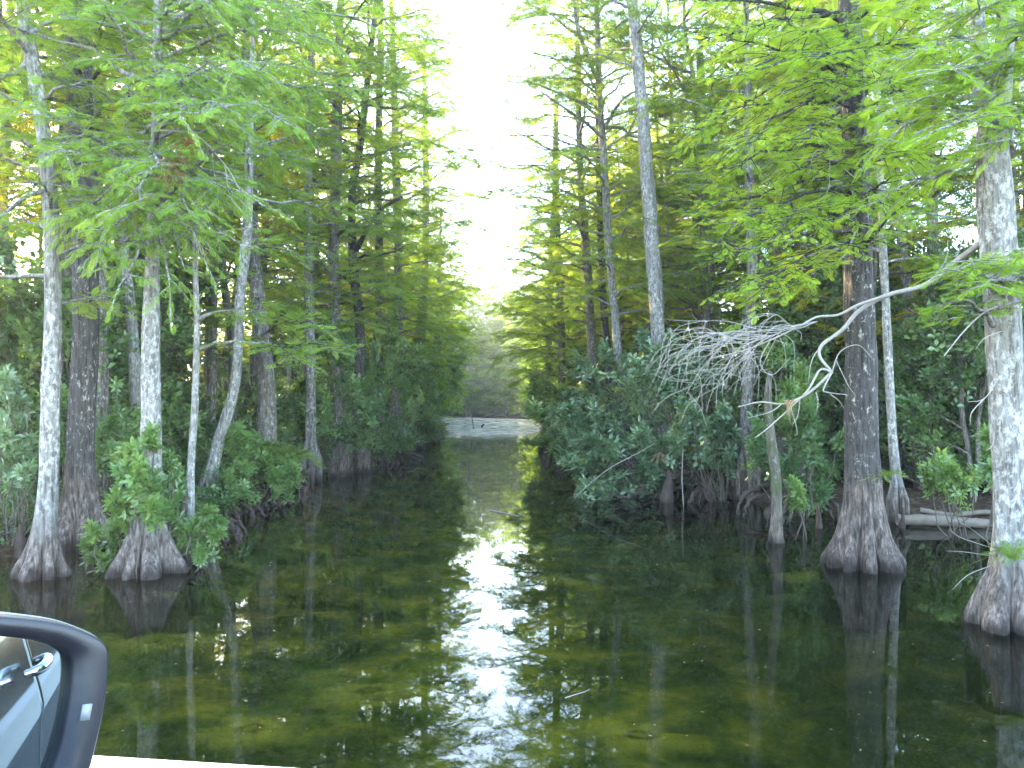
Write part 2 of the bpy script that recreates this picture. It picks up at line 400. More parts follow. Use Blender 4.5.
# broken matte grey on the far reach, painting in its pale sky reflection
fn = noise(nt, coords(nt, 'Object', (0.5, 0.22, 1)), 1.3, 5, 0.65)
fe = nt.nodes.new('ShaderNodeMapRange'); L(nt, math_n(nt, 'ADD', s.outputs['Y'], math_n(nt, 'MULTIPLY', math_n(nt, 'SUBTRACT', fn, .5), 60.0)), fe.inputs['Value'])
fe.inputs['From Min'].default_value = 60; fe.inputs['From Max'].default_value = 78
far_sheen = N(nt, 'BsdfDiffuse'); L(nt, ramp(nt, fn, [(0.35, (0.06, 0.07, 0.05)), (0.6, (0.24, 0.245, 0.21))]), far_sheen.inputs['Color'])
mf = N(nt, 'MixShader'); L(nt, math_n(nt, 'MULTIPLY', fe.outputs[0], ramp(nt, fn, [(0.3, 0.45), (0.6, 0.92)])), mf.inputs[0]); L(nt, mx.outputs[0], mf.inputs[1]); L(nt, far_sheen.outputs[0], mf.inputs[2])
L(nt, mf.outputs[0], out.inputs['Surface']); M['water'] = m
tag(link('river', grid_mesh('river', np.array([-260., -60, -20, 0, 20, 60, 260]), np.array([-60., 0, 40, 80, 120, 170, 420]), None), 'water'),
    'still dark green river reflecting the sky between the trees', 'river', kind='structure')

# ------------------------------------------------------------------ hero trees
def hero(name, label, cat, pts, Y, bark, widths, base_w=None, flare_h=1.2, lobes=7, fork=None, lean=0.0,
         crown_z=None, crown_n=0, spread=3.5, fl=0.28, tl=1.1, leaf='cypress', boughs=(), tpl=T_NEAR, tone=0.5, limbs=(),
         seed=1, avoid=None, segs=64, top=None, dead=(), group=None, base_z=None):
    """pts: trunk centre line in picture pixels at distance Y, bottom first; widths in pixels"""
    rg = np.random.default_rng(seed)
    k = Y / F
    P = [at(u, v_, Y + lean * (pts[0][1] - v_) / 400) for u, v_ in pts]
    base = P[0].copy(); gz = tz(base[0], base[1]) if base_z is None else base_z
    org = np.array((base[0], base[1], gz))
    root = empty(name, org)
    tag(root, label, cat, group)
    P = [p - org for p in P]
    rad = [w * k / 2 * .92 for w in widths]
    # extend below ground
    z_b = P[0][2]
    P = [P[0] * (1, 1, 0) + np.array((0, 0, -1.6 if gz < 0 else -0.4))] + P if z_b > -0.3 else P
    rad = [rad[0]] + rad if len(P) > len(rad) else rad
    if top:  # extend above the picture to the crown top
        d = norm(P[-1] - P[-2]); z_top = top
        e = P[-1] + d * ((z_top - P[-1][2]) / max(d[2], 0.3)); P.append(e); rad.append(max(0.03, rad[-1] * 0.25))
    ctrl = np.hstack([np.array(P), np.array(rad)[:, None]])
    n = 60
    cv = catmull(ctrl, n)
    # denser rings near the foot
    line, rr = cv[:, :3], np.clip(cv[:, 3], 0.012, None)
    if base_w:
        extra = (base_w * k / 2 - rad[1 if len(rad) > 1 else 0])
        h = np.clip(line[:, 2] - z_b, -0.2, None)
        m_ = 26; foot = h < flare_h * 2.2
        # resample the foot finely
        z_lo, z_hi = max(line[0, 2], z_b - .3), min(flare_h * 2.2 + z_b, line[-1, 2])
        zz = np.linspace(z_lo, z_hi, m_)
        fine = np.stack([np.interp(zz, line[:, 2], line[:, i]) for i in range(3)], -1)
        fr_ = np.interp(zz, line[:, 2], rr)
        keep = line[:, 2] > z_hi + 0.05
        line = np.vstack([line[:1], fine, line[keep]]); rr = np.concatenate([rr[:1], fr_, rr[keep]])
        h = np.clip(line[:, 2] - z_b, -0.3, None)
        rr = rr + extra * np.exp(-(np.clip(h, 0, None) / flare_h) ** 1.25 * 2.0)
    W = Wood()
    W.tube(line, rr, segs, flute=flute_fn(rg, lobes, flare_h, 0.85 if base_w else 0.12, z_b))
    for lm in limbs:     # ((px,py,Y), ... , w0, w1) extra live limbs, forks
        q = [at(*c_) - org for c_ in lm[0]]
        cvl = catmull(q, 12); W.tube(cvl, np.linspace(lm[1] * k / 2, lm[2] * k / 2, 12), 10, flute=flute_fn(rg, 4, 1, 0.0))
    LV = Leaves(); Wl = W
    axis = lambda z: np.array([np.interp(z, line[:, 2], line[:, i]) for i in range(2)] + [z])
    for bg in boughs:
        (a, b_), kw = bg[:2], (bg[2] if len(bg) > 2 else {})
        kw = dict(dict(fl=fl, tl=tl, twigs=12, tone=tone), **kw)
        bough(rg, Wl, LV, at(*a) - org, at(*b_) - org, **kw)
    if crown_n:
        crown(rg, Wl, LV, axis, crown_z - 1.2, (top or line[-1, 2]) - 0.5, spread, int(crown_n * 1.7), fl, twigs=18, tl=tl, tone=tone, avoid=avoid)
    link('trunk', W.mesh(name + '_trunk'), bark, root)
    if LV.l: link('crown', LV.mesh(name + '_crown', tpl), leaf, root)
    parts_ = []
    for nm, D in dead:      # branches that do not touch each other are separate parts
        if nm == 'dead_limb': parts_.append((nm, D)); continue
        cl = []
        for ch in D:
            hit = [c_ for c_ in cl if any(tuple(q) in [tuple(w_) for o_ in c_ for w_ in o_[0]] for q in ch[0])]
            for c_ in hit: cl.remove(c_)
            cl.append(sum(hit, []) + [ch])
        parts_ += [(nm, c_) for c_ in cl]
    for nm, D in parts_:
        WD = Wood()
        for pts_, w0, w1 in D:
            q = np.array([at(*c_) - org for c_ in pts_])
            cvl = catmull(q, max(6, len(q) * 4)); WD.tube(cvl, np.linspace(w0, w1, len(cvl)), 6)
        link(nm, WD.mesh(nm), 'dead_wood', root)
    return root, org

C1 = 'tree'
# left bank, near
hero('cypress_tree', 'slim pale grey cypress rising straight from the water, farthest left', C1,
     [(43, 572), (49, 470), (51, 380), (53, 290), (50, 200), (40, 110), (22, 0)], 13.4, 'bark_pale', [22, 19, 18, 16, 15, 14, 14],
     base_w=42, flare_h=0.75, lobes=6, top=19, crown_z=6.6, crown_n=22, spread=2.6, seed=11, leaf='cypress',
     boughs=[((30, 60, 13.4), (-60, 150, 12.0)), ((48, 190, 13.4), (-40, 260, 12.0), dict(twigs=8))])
hero('cypress_tree', 'thick dark trunked cypress flecked with white lichen, second trunk from the left', C1,
     [(82, 540), (80, 460), (84, 380), (86, 300), (85, 200), (80, 100), (77, 0)], 16.2, 'bark_dark', [30, 27, 26, 25, 25, 25, 24],
     base_w=60, flare_h=1.0, lobes=7, top=23, crown_z=9.5, crown_n=26, spread=3.6, seed=12,
     boughs=[((80, 40, 16.2), (-10, 100, 15)), ((80, 90, 16.2), (160, 40, 15))])
hero('cypress_tree', 'brown scaly cypress standing right behind the dark flecked trunk', C1,
     [(98, 520), (99, 440), (99, 330), (97, 240), (92, 150), (86, 60), (84, 0)], 18.5, 'bark_mid', [20, 18, 18, 17, 16, 14, 13],
     base_w=34, flare_h=0.8, top=21, crown_z=7, crown_n=20, spread=3.2, seed=13)
NEAR = dict(tone=.7, fl=0.17, tl=1.05, twigs=28, droop=0.75, flat=0.3)
hero('cypress_tree', 'pale cypress with a huge fluted brown base wrapped in bushes', C1,
     [(148, 568), (150, 500), (151, 420), (151, 330), (153, 230), (156, 140), (158, 0)], 13.7, 'bark_pale', [26, 23, 20, 18, 12, 10, 9],
     base_w=60, flare_h=1.0, lobes=8, top=15, crown_z=8.6, crown_n=18, spread=2.8, seed=14, leaf='cypress_near',
     boughs=[((153, 180, 13.7), (62, 150, 11.6), NEAR),  ((154, 200, 13.7), (100, 250, 12.2), NEAR),
             ((155, 150, 13.7), (210, 60, 11.0), NEAR), ((155, 90, 13.7), (260, 70, 10.8), NEAR), ((155, 60, 13.7), (330, 40, 12.5), dict(NEAR, twigs=18)),
             ((155, 100, 13.7), (290, 125, 11.8), NEAR), ((154, 180, 13.7), (235, 190, 11.6), NEAR), 
             ((154, 205, 13.7), (185, 270, 12.4), dict(NEAR, twigs=8)), ((155, 20, 13.7), (220, -10, 10.8), NEAR), ((154, 140, 13.7), (128, 205, 11.2), NEAR),
             ((156, 60, 13.7), (180, 120, 10.6), NEAR), ((155, 170, 13.7), (262, 205, 12.0), dict(NEAR, twigs=9)),
             ((156, 40, 13.7), (300, 5, 11.6), NEAR), ((155, 130, 13.7), (310, 60, 13.0), NEAR), ((155, 80, 13.7), (360, 90, 13.8), NEAR), 
             ((155, 30, 13.7), (395, 20, 14.0), dict(NEAR, twigs=26)), ((155, 160, 13.7), (190, 215, 11.4), NEAR), ((155, 150, 13.7), (150, 170, 11.0), NEAR), ((155, 110, 13.7), (230, 110, 10.8), NEAR), ((154, 215, 13.7), (120, 285, 12.0), dict(NEAR, twigs=14)), ((154, 200, 13.7), (250, 250, 12.2), dict(NEAR, twigs=16)), ((154, 190, 13.7), (205, 262, 12.0), dict(NEAR, twigs=14)), ((154, 190, 13.7), (65, 215, 12.2), NEAR), ((154, 215, 13.7), (170, 300, 12.6), dict(NEAR, twigs=9)), ((155, 5, 13.7), (350, -20, 12.0), NEAR)],
     dead=[('dead_branch', [([(155, 130, 13.7), (195, 135, 12.8), (225, 165, 12.2), (240, 190, 12.0)], .014, .004), ([(195, 135, 12.8), (225, 122, 12), (250, 135, 11.8)], .009, .003),
                            ([(225, 165, 12.2), (232, 200, 12), (262, 228, 12)], .008, .003), ([(212, 150, 12.5), (216, 180, 12.3), (235, 215, 12.2)], .006, .002)])])
hero('sapling', 'very thin white stemmed sapling beside the fluted brown base', 'sapling',
     [(190, 552), (191, 470), (195, 400), (197, 330), (195, 250), (196, 190)], 14.4, 'bark_pale', [10, 8, 7.5, 6.5, 5, 3],
     base_w=17, flare_h=0.6, lobes=4, top=8.5, seed=15, segs=12,
     boughs=[((197, 322, 14.4), (235, 312, 13.8), dict(twigs=6, tl=.5, fl=.2)), ((195, 350, 14.4), (262, 342, 13.6), dict(twigs=8, tl=.6, fl=.2)),
             ((196, 240, 14.4), (165, 228, 14), dict(twigs=8, tl=.6, fl=.2)), ((196, 215, 14.4), (230, 190, 14), dict(twigs=9, tl=.7, fl=.22))])
hero('cypress_tree', 'leaning pale trunk that bends left above the dark root hollow', C1,
     [(207, 492), (219, 440), (233, 395), (238, 350), (240, 300), (247, 230), (250, 120)], 21, 'bark_pale', [13, 12, 11, 10, 10, 10, 8],
     base_w=20, flare_h=0.6, top=16, crown_z=9.5, crown_n=16, spread=3.0, seed=16, leaf='cypress', fl=.3)
hero('cypress_tree', 'stout mottled cypress rising from a fern covered mound', C1,
     [(264, 470), (267, 420), (265, 370), (258, 300), (252, 230), (250, 130), (248, 0)], 24.5, 'bark_mid', [22, 20, 18, 15, 13, 12, 11],
     base_w=36, flare_h=0.9, top=22, crown_z=8.3, crown_n=22, spread=3.6, seed=17, fl=.32, leaf='cypress_near',
     boughs=[((262, 350, 24), (340, 352, 20.5), dict(twigs=34, tl=1.3, fl=.26, tone=.95)), ((262, 335, 24), (318, 328, 21.5), dict(twigs=28, tl=1.2, fl=.26, tone=.9)), ((262, 350, 24), (300, 362, 20.2), dict(twigs=24, tl=1.2, fl=.26, tone=.9)), ((258, 300, 24), (250, 318, 20.5), dict(twigs=22, tl=1.2, fl=.26, tone=.85)),
             ((250, 210, 24), (330, 200, 22), dict(twigs=14)), ((252, 250, 24), (300, 262, 21), dict(twigs=14, tone=.7)), ((250, 280, 24), (200, 292, 21.5), dict(twigs=12))])
hero('cypress_tree', 'tall straight grey cypress in the middle of the left bank', C1,
     [(310, 460), (311, 380), (309, 300), (308, 200), (310, 100), (314, 0)], 29, 'bark_far', [11, 10, 10, 9, 8, 7],
     base_w=20, flare_h=0.9, top=26, crown_z=7.0, crown_n=24, spread=4.0, seed=18, fl=.36, tpl=T_MID)
hero('cypress_tree', 'dark crooked cypress with a bare black bough arching right', C1,
     [(357, 455), (358, 400), (360, 330), (354, 270), (352, 200), (362, 130), (372, 40)], 33, 'bark_dark', [13, 11, 10, 10, 8, 8, 6],
     base_w=22, flare_h=.8, top=26, crown_z=8.5, crown_n=26, spread=4.2, seed=19, fl=.38, tpl=T_MID,
     limbs=[([(356, 250, 33), (366, 232, 32), (380, 210, 31), (402, 197, 30.5)], 6, 2.5), ([(352, 160, 33), (330, 168, 32), (312, 182, 31)], 5, 2)])
hero('cypress_tree', 'dark mossy trunk standing at the water over a pale knee', C1,
     [(372, 455), (374, 400), (378, 350), (380, 290), (378, 200), (380, 60)], 38, 'bark_moss', [13, 12, 11, 10, 8, 7],
     base_w=26, flare_h=.9, top=28, crown_z=8, crown_n=24, spread=4.6, seed=20, fl=.4, tpl=T_MID,
     boughs=[((378, 250, 38), (455, 262, 35), dict(twigs=16, tl=1.6)), ((378, 190, 38), (500, 138, 34), dict(twigs=20, tl=1.5)), ((378, 150, 38), (478, 168, 34), dict(twigs=20, tl=1.8)),
             ((378, 220, 38), (470, 215, 35), dict(twigs=18, tl=1.7)), ((378, 100, 38), (440, 60, 34), dict(twigs=18, tl=1.6)), ((380, 60, 38), (430, 5, 34), dict(twigs=18, tl=1.6)),
             ((380, 300, 38), (440, 300, 36), dict(twigs=16, tl=1.6)), ((380, 20, 38), (425, -30, 34), dict(twigs=18, tl=1.6)), ((378, 120, 38), (445, 112, 33), dict(twigs=16, tl=1.5))])
hero('sapling', 'straight pale pole-like sapling at the end of the left bank', 'sapling',
     [(401, 448), (401, 400), (401, 350), (402, 300)], 46, 'bark_pale', [4.5, 4, 3.6, 3], top=11, seed=21, segs=10,
     crown_z=7, crown_n=8, spread=1.6, fl=.3, tpl=T_MID)

# right bank, centre group
hero('cypress_tree', 'tall bare grey trunk without low branches above the waxy bushes', C1,
     [(660, 440), (658, 335), (654, 270), (649, 200), (643, 120), (636, 40), (630, -20)], 27, 'bark_pale', [16, 15, 16, 15, 13, 12, 11],
     base_w=26, flare_h=1, top=26, crown_z=15.5, crown_n=16, spread=3.6, seed=31, fl=.36, tpl=T_MID)
hero('cypress_tree', 'slender pale leaning trunk just above the overhanging waxy bushes', C1,
     [(627, 470), (622, 415), (617, 340), (610, 260), (605, 180), (600, 100), (597, 20)], 30, 'bark_pale', [10, 10, 9, 8, 8, 7, 6],
     base_w=16, flare_h=.7, top=22, crown_z=7.5, crown_n=26, spread=4.4, seed=32, fl=.36, tpl=T_MID,
     boughs=[((600, 60, 30), (505, 75, 27), dict(twigs=18, tl=1.5)), ((602, 120, 30), (515, 118, 27), dict(twigs=18, tl=1.5)), ((604, 170, 30), (530, 185, 27), dict(twigs=16, tl=1.3)),
             ((600, 20, 30), (512, 20, 27), dict(twigs=18, tl=1.5)), ((606, 210, 30), (540, 222, 28), dict(twigs=14, tl=1.3)), ((600, -10, 30), (520, -40, 27), dict(twigs=18, tl=1.5)),
             ((600, 0, 30), (490, 2, 26), dict(twigs=26, tl=1.6)), ((600, 40, 30), (498, 28, 25.5), dict(twigs=26, tl=1.6)), ((600, 95, 30), (508, 100, 26), dict(twigs=24, tl=1.5)), ((600, -20, 30), (505, -25, 26), dict(twigs=24, tl=1.6)), ((601, 80, 30), (498, 50, 26), dict(twigs=20, tl=1.5)), ((603, 150, 30), (505, 140, 26), dict(twigs=18, tl=1.2)), ((602, 110, 30), (545, 85, 28), dict(twigs=18, tl=1.8)), ((604, 200, 30), (640, 170, 28), dict(twigs=14)), ((603, 60, 30), (690, 25, 28), dict(twigs=16, tl=1.5)),
             ((604, 150, 30), (740, 60, 27), dict(twigs=18, tl=1.6, dens=.7)), ((604, 120, 30), (735, 115, 28), dict(twigs=16, tl=1.5, dens=.7))],
     limbs=[([(603, 88, 30), (592, 68, 29), (578, 28, 28), (574, 0, 28)], 5, 3), ([(606, 140, 30), (585, 122, 29), (560, 105, 28), (541, 92, 27.5)], 4, 1.5), ([(606, 125, 30), (622, 100, 29), (645, 86, 28)], 4, 1.5)])
hero('cypress_tree', 'two-toned trunk left of the slender pale leaning one', C1,
     [(596, 450), (593, 370), (590, 310), (586, 250), (580, 170), (578, 60)], 35, 'bark_mid', [11, 10, 9, 9, 7, 6],
     base_w=18, top=22, crown_z=7, crown_n=26, spread=4.6, seed=33, fl=.4, tpl=T_MID,
     boughs=[((584, 230, 35), (505, 205, 31), dict(twigs=16, tl=1.3)), ((586, 270, 35), (520, 262, 32), dict(twigs=16, tl=1.5)), ((582, 200, 35), (455, 200, 30), dict(twigs=22, tl=1.0, dens=1)),
             ((582, 180, 35), (472, 168, 31), dict(twigs=20, tl=.9, dens=1)), ((588, 300, 35), (500, 300, 33), dict(twigs=18, tl=1.6))])
hero('cypress_tree', 'dark slim trunk close behind the slender pale leaning one', C1,
     [(612, 440), (608, 360), (603, 300), (600, 220), (598, 120)], 36, 'bark_dark', [9, 8, 8, 7, 6],
     base_w=16, top=20, crown_z=8, crown_n=18, spread=3.6, seed=34, fl=.4, tpl=T_MID)
# right bank, near
LIME = dict(fl=0.17, tl=1.0, twigs=24, droop=0.4, tone=.5)
hero('cypress_tree', 'dark cypress with a wide fluted skirt of roots standing in open water', C1,
     [(863, 560), (863, 500), (862, 440), (861, 370), (859, 300), (857, 200), (853, 100), (849, 0)], 14.2, 'bark_dark', [42, 37, 34, 32, 30, 27, 24, 22],
     base_w=60, flare_h=0.9, lobes=9, top=20, crown_z=8.6, crown_n=22, spread=3.0, seed=41, leaf='cypress_lime',
     boughs=[((857, 230, 14.2), (728, 262, 12.0), LIME), ((857, 250, 14.2), (745, 318, 12.2), dict(LIME, twigs=10)), ((857, 190, 14.2), (740, 225, 12.4), LIME), ((857, 250, 14.2), (778, 300, 12.8), dict(LIME, twigs=10)),
             ((856, 140, 14.2), (725, 170, 13.0), LIME), ((855, 110, 14.2), (730, 110, 13.0), LIME), ((855, 60, 14.2), (700, 130, 13.4), LIME), ((853, 30, 14.2), (760, 30, 12.4), LIME),
             ((853, 80, 14.2), (790, 90, 11.8), LIME), ((856, 160, 14.2), (800, 170, 12), LIME), ((853, 10, 14.2), (700, 40, 14.0), LIME), ((855, 120, 14.2), (905, 130, 12.2), LIME),
             ((856, 150, 14.2), (880, 160, 12.2), LIME), ((853, 20, 14.2), (900, 10, 12.2), LIME), ((852, -20, 14.2), (780, -30, 12.4), LIME),
             ((857, 260, 14.2), (905, 205, 13.0), dict(LIME, twigs=9)), ((853, 50, 14.2), (930, 55, 13.0), LIME), ((857, 130, 14.2), (790, 140, 11.2), LIME), ((855, 60, 14.2), (820, 60, 11.0), LIME), ((857, 200, 14.2), (770, 245, 11.4), LIME), ((855, 70, 14.2), (760, 70, 11.8), LIME), ((857, 180, 14.2), (700, 215, 13.0), LIME), ((857, 240, 14.2), (725, 290, 11.8), dict(LIME, tone=.8)), ((857, 225, 14.2), (715, 245, 11.6), dict(LIME, tone=.85)), ((857, 245, 14.2), (760, 300, 11.6), dict(LIME, tone=.8)), ((857, 215, 14.2), (785, 235, 11.4), dict(LIME, tone=.7)),
             ((855, 100, 14.2), (740, 150, 11.6), dict(LIME, tone=.7)), ((855, 40, 14.2), (720, 80, 12.0), LIME), ((855, 90, 14.2), (900, 100, 11.4), LIME)],
     dead=[('dead_branch', [([(857, 215, 14.2), (868, 190, 13.9), (882, 160, 13.6)], .02, .006), ([(850, 250, 14), (836, 262, 13.4), (812, 272, 13)], .016, .005),
                            ([(857, 225, 14.2), (850, 245, 13.8), (838, 262, 13.4)], .02, .016), ([(836, 262, 13.4), (822, 268, 13), (812, 262, 12.8)], .009, .003),
                            ([(857, 180, 14.2), (820, 150, 12.4), (808, 175, 12.2)], .01, .003), ([(830, 158, 12.8), (828, 190, 12.4), (815, 205, 12.2)], .006, .002)])])
# big dead limb belongs to the pale tree on the right edge
DB = [([(985, 240, 10.6), (955, 262, 11), (925, 285, 11.2), (888, 295, 11.4), (860, 310, 11.4), (842, 330, 11.3), (822, 345, 11.2), (820, 357, 11.1), (832, 372, 11)], .044, .020),
      ([(885, 296, 11.4), (858, 305, 11.3), (838, 315, 11.3), (817, 317, 11.3), (800, 326, 11.2), (775, 338, 11), (745, 350, 10.9), (712, 358, 10.8)], .026, .007),
      ([(832, 372, 11), (815, 388, 11), (800, 398, 10.9), (782, 404, 10.9), (760, 402, 10.8), (738, 407, 10.7)], .024, .006),
      ([(832, 372, 11), (820, 370, 11), (808, 390, 10.9), (790, 408, 10.9), (768, 428, 10.9), (755, 438, 10.8)], .020, .005),
      ([(832, 372, 11), (824, 388, 10.9), (826, 392, 10.8), (848, 395, 10.7)], .014, .004),
      ([(832, 372, 11), (840, 352, 10.9), (858, 345, 10.8), (872, 358, 10.8)], .012, .003),
      ([(822, 345, 11.2), (812, 360, 11.1), (808, 385, 11)], .010, .003),
      ([(816, 392, 10.9), (818, 402, 10.8), (816, 413, 10.8)], .007, .002), ([(830, 394, 10.8), (838, 400, 10.8), (844, 408, 10.8)], .007, .002),
      ([(836, 360, 10.9), (848, 385, 10.7), (856, 396, 10.7)], .006, .002), ([(782, 404, 10.9), (770, 412, 10.8), (748, 418, 10.8)], .009, .003),
      ([(800, 398, 10.9), (798, 415, 10.9), (792, 425, 10.9)], .008, .003), ([(790, 405, 10.9), (797, 430, 10.8), (795, 436, 10.8)], .006, .002),
      ([(955, 262, 11), (963, 240, 10.9), (970, 228, 10.8)], .01, .004), ([(925, 285, 11.2), (945, 262, 11.3), (948, 240, 11.3)], .01, .004),
      ([(770, 340, 11), (760, 362, 10.9), (772, 375, 10.8), (790, 358, 10.8)], .008, .003)]
rgd = np.random.default_rng(77)
for i in range(22):      # fine dead twigs sweeping left and drooping, left of the dark trunk
    t = rgd.uniform(0, .75); su = 835 - 110 * t; sv = 316 + 34 * t; Yd = rgd.uniform(10.3, 11.3)
    eu = su - rgd.uniform(40, 125); ev = sv + rgd.uniform(-8, 60)
    arc = [(su, sv, 11.1), ((su * 2 + eu) / 3, sv + rgd.uniform(-3, 10), Yd), ((su + eu * 2) / 3, (sv + ev) / 2 + rgd.uniform(-8, 4), Yd), (max(eu, 686), ev, Yd - .1)]
    DB.append((arc, .0075, .0022))
    for j in range(6):
        f = rgd.uniform(.2, 1); a0 = arc[1] if f < .5 else arc[2]; a1 = arc[2] if f < .5 else arc[3]; f2 = (f * 2) % 1
        p = [a0[q] * (1 - f2) + a1[q] * f2 for q in range(3)]
        lu = rgd.uniform(-48, 22); lv = rgd.uniform(-12, 50)
        DB.append(([tuple(p), (p[0] + lu * .7, p[1] + lv * rgd.uniform(.1, .5), p[2] - .1), (p[0] + lu + rgd.uniform(-6, 6), p[1] + lv, p[2] - .15)], .0036, .0018))
hero('cypress_tree', 'pale cypress at the right edge with a swollen brown base and forked top', C1,
     [(1004, 618), (1008, 570), (1009, 500), (1007, 420), (1004, 340), (998, 250), (994, 170), (992, 130)], 10.4, 'bark_pale', [36, 30, 30, 32, 34, 36, 33, 28],
     base_w=54, flare_h=0.7, lobes=5, seed=42, leaf='cypress_lime',
     limbs=[([(993, 150, 10.4), (984, 90, 10.4), (978, 30, 10.5), (972, -60, 10.6), (960, -200, 10.8)], 22, 9), ([(993, 150, 10.4), (1000, 90, 10.4), (1006, 30, 10.4), (1012, -60, 10.3), (1022, -220, 10.2)], 24, 9)],
     boughs=[((1000, 330, 10.4), (960, 300, 9.4), dict(LIME, twigs=9, tl=.6, fl=.2)), ((1003, 300, 10.4), (972, 262, 9.2), dict(LIME, twigs=10, tl=.7, fl=.2)), ((1003, 290, 10.4), (1060, 265, 9.2), dict(LIME, tl=.8, fl=.2)),
             ((1003, 280, 10.4), (1020, 250, 9.0), dict(LIME, twigs=10, tl=.7, fl=.2)), ((990, 120, 10.4), (905, 105, 9.6), LIME), ((985, 90, 10.4), (890, 140, 9.8), LIME), ((980, 50, 10.4), (905, 60, 9.4), LIME),
             ((1000, 90, 10.4), (1010, 60, 9.0), LIME), ((1004, 50, 10.4), (1050, 20, 9.2), LIME), ((978, 10, 10.4), (930, -10, 9.4), LIME), ((1000, 110, 10.4), (1060, 110, 9.6), LIME), ((1002, 20, 10.4), (980, 10, 9.0), LIME),
             ((990, 160, 10.4), (880, 200, 10.6), dict(LIME, twigs=10)), ((990, 130, 10.4), (960, 120, 8.8), LIME), ((1000, 120, 10.4), (1015, 150, 9.0), dict(LIME, twigs=14)), ((990, 90, 10.4), (950, 70, 8.8), LIME), ((1003, 300, 10.4), (985, 285, 8.8), dict(LIME, twigs=16, tl=.7)), ((1003, 300, 10.4), (950, 270, 9.0), dict(LIME, twigs=16, tl=.6)), ((976, -20, 10.5), (900, -60, 9.8), LIME), ((1008, -20, 10.4), (1040, -80, 9.8), LIME)],
     dead=[('dead_limb', DB), ('dead_branch', [([(1003, 305, 10.4), (985, 312, 10), (965, 330, 9.8), (944, 356, 9.6)], .016, .007),
           ([(1000, 375, 10.4), (985, 398, 10), (968, 402, 9.9)], .010, .003), ([(985, 398, 10), (972, 412, 9.9), (970, 425, 9.9)], .008, .003), ([(995, 430, 10.4), (992, 446, 10.1), (986, 450, 10)], .008, .003),
           ([(992, 548, 10.4), (962, 538, 10.0), (950, 530, 9.8)], .005, .002), ([(992, 556, 10.4), (965, 552, 10.0), (946, 551, 9.8)], .005, .002), ([(990, 566, 10.4), (968, 575, 9.9), (952, 590, 9.7)], .006, .002),
           ([(992, 545, 10.4), (970, 528, 10), (955, 520, 9.9)], .004, .002), ([(1005, 330, 10.3), (985, 338, 10), (975, 350, 9.9)], .008, .003), ([(1008, 350, 10.3), (1020, 365, 9.9), (1018, 390, 9.8)], .008, .003)])])
hero('cypress_tree', 'thin pale trunk between the dark skirted cypress and the right edge', C1,
     [(898, 500), (892, 430), (888, 350), (885, 290), (882, 220), (878, 120)], 19.5, 'bark_pale', [10, 9, 9, 8, 8, 6],
     base_w=16, flare_h=.6, top=16, crown_z=8, crown_n=16, spread=2.8, seed=43, fl=.3)
hero('cypress_tree', 'grey trunk showing above the lime foliage, left of the dead limb', C1,
     [(745, 470), (748, 380), (752, 280), (750, 200), (748, 100)], 24, 'bark_far', [13, 12, 11, 10, 8],
     base_w=24, flare_h=.8, top=22, crown_z=8.5, crown_n=22, spread=3.8, seed=44, fl=.34, tpl=T_MID)
hero('dead_snag', 'short mossy leafless snag standing in the water', 'dead tree',
     [(776, 545), (777, 505), (775, 470), (771, 440), (768, 400), (770, 372)], 16.6, 'bark_moss', [12, 11, 11, 10, 8, 5],
     base_w=16, flare_h=.5, lobes=4, seed=45, segs=14)

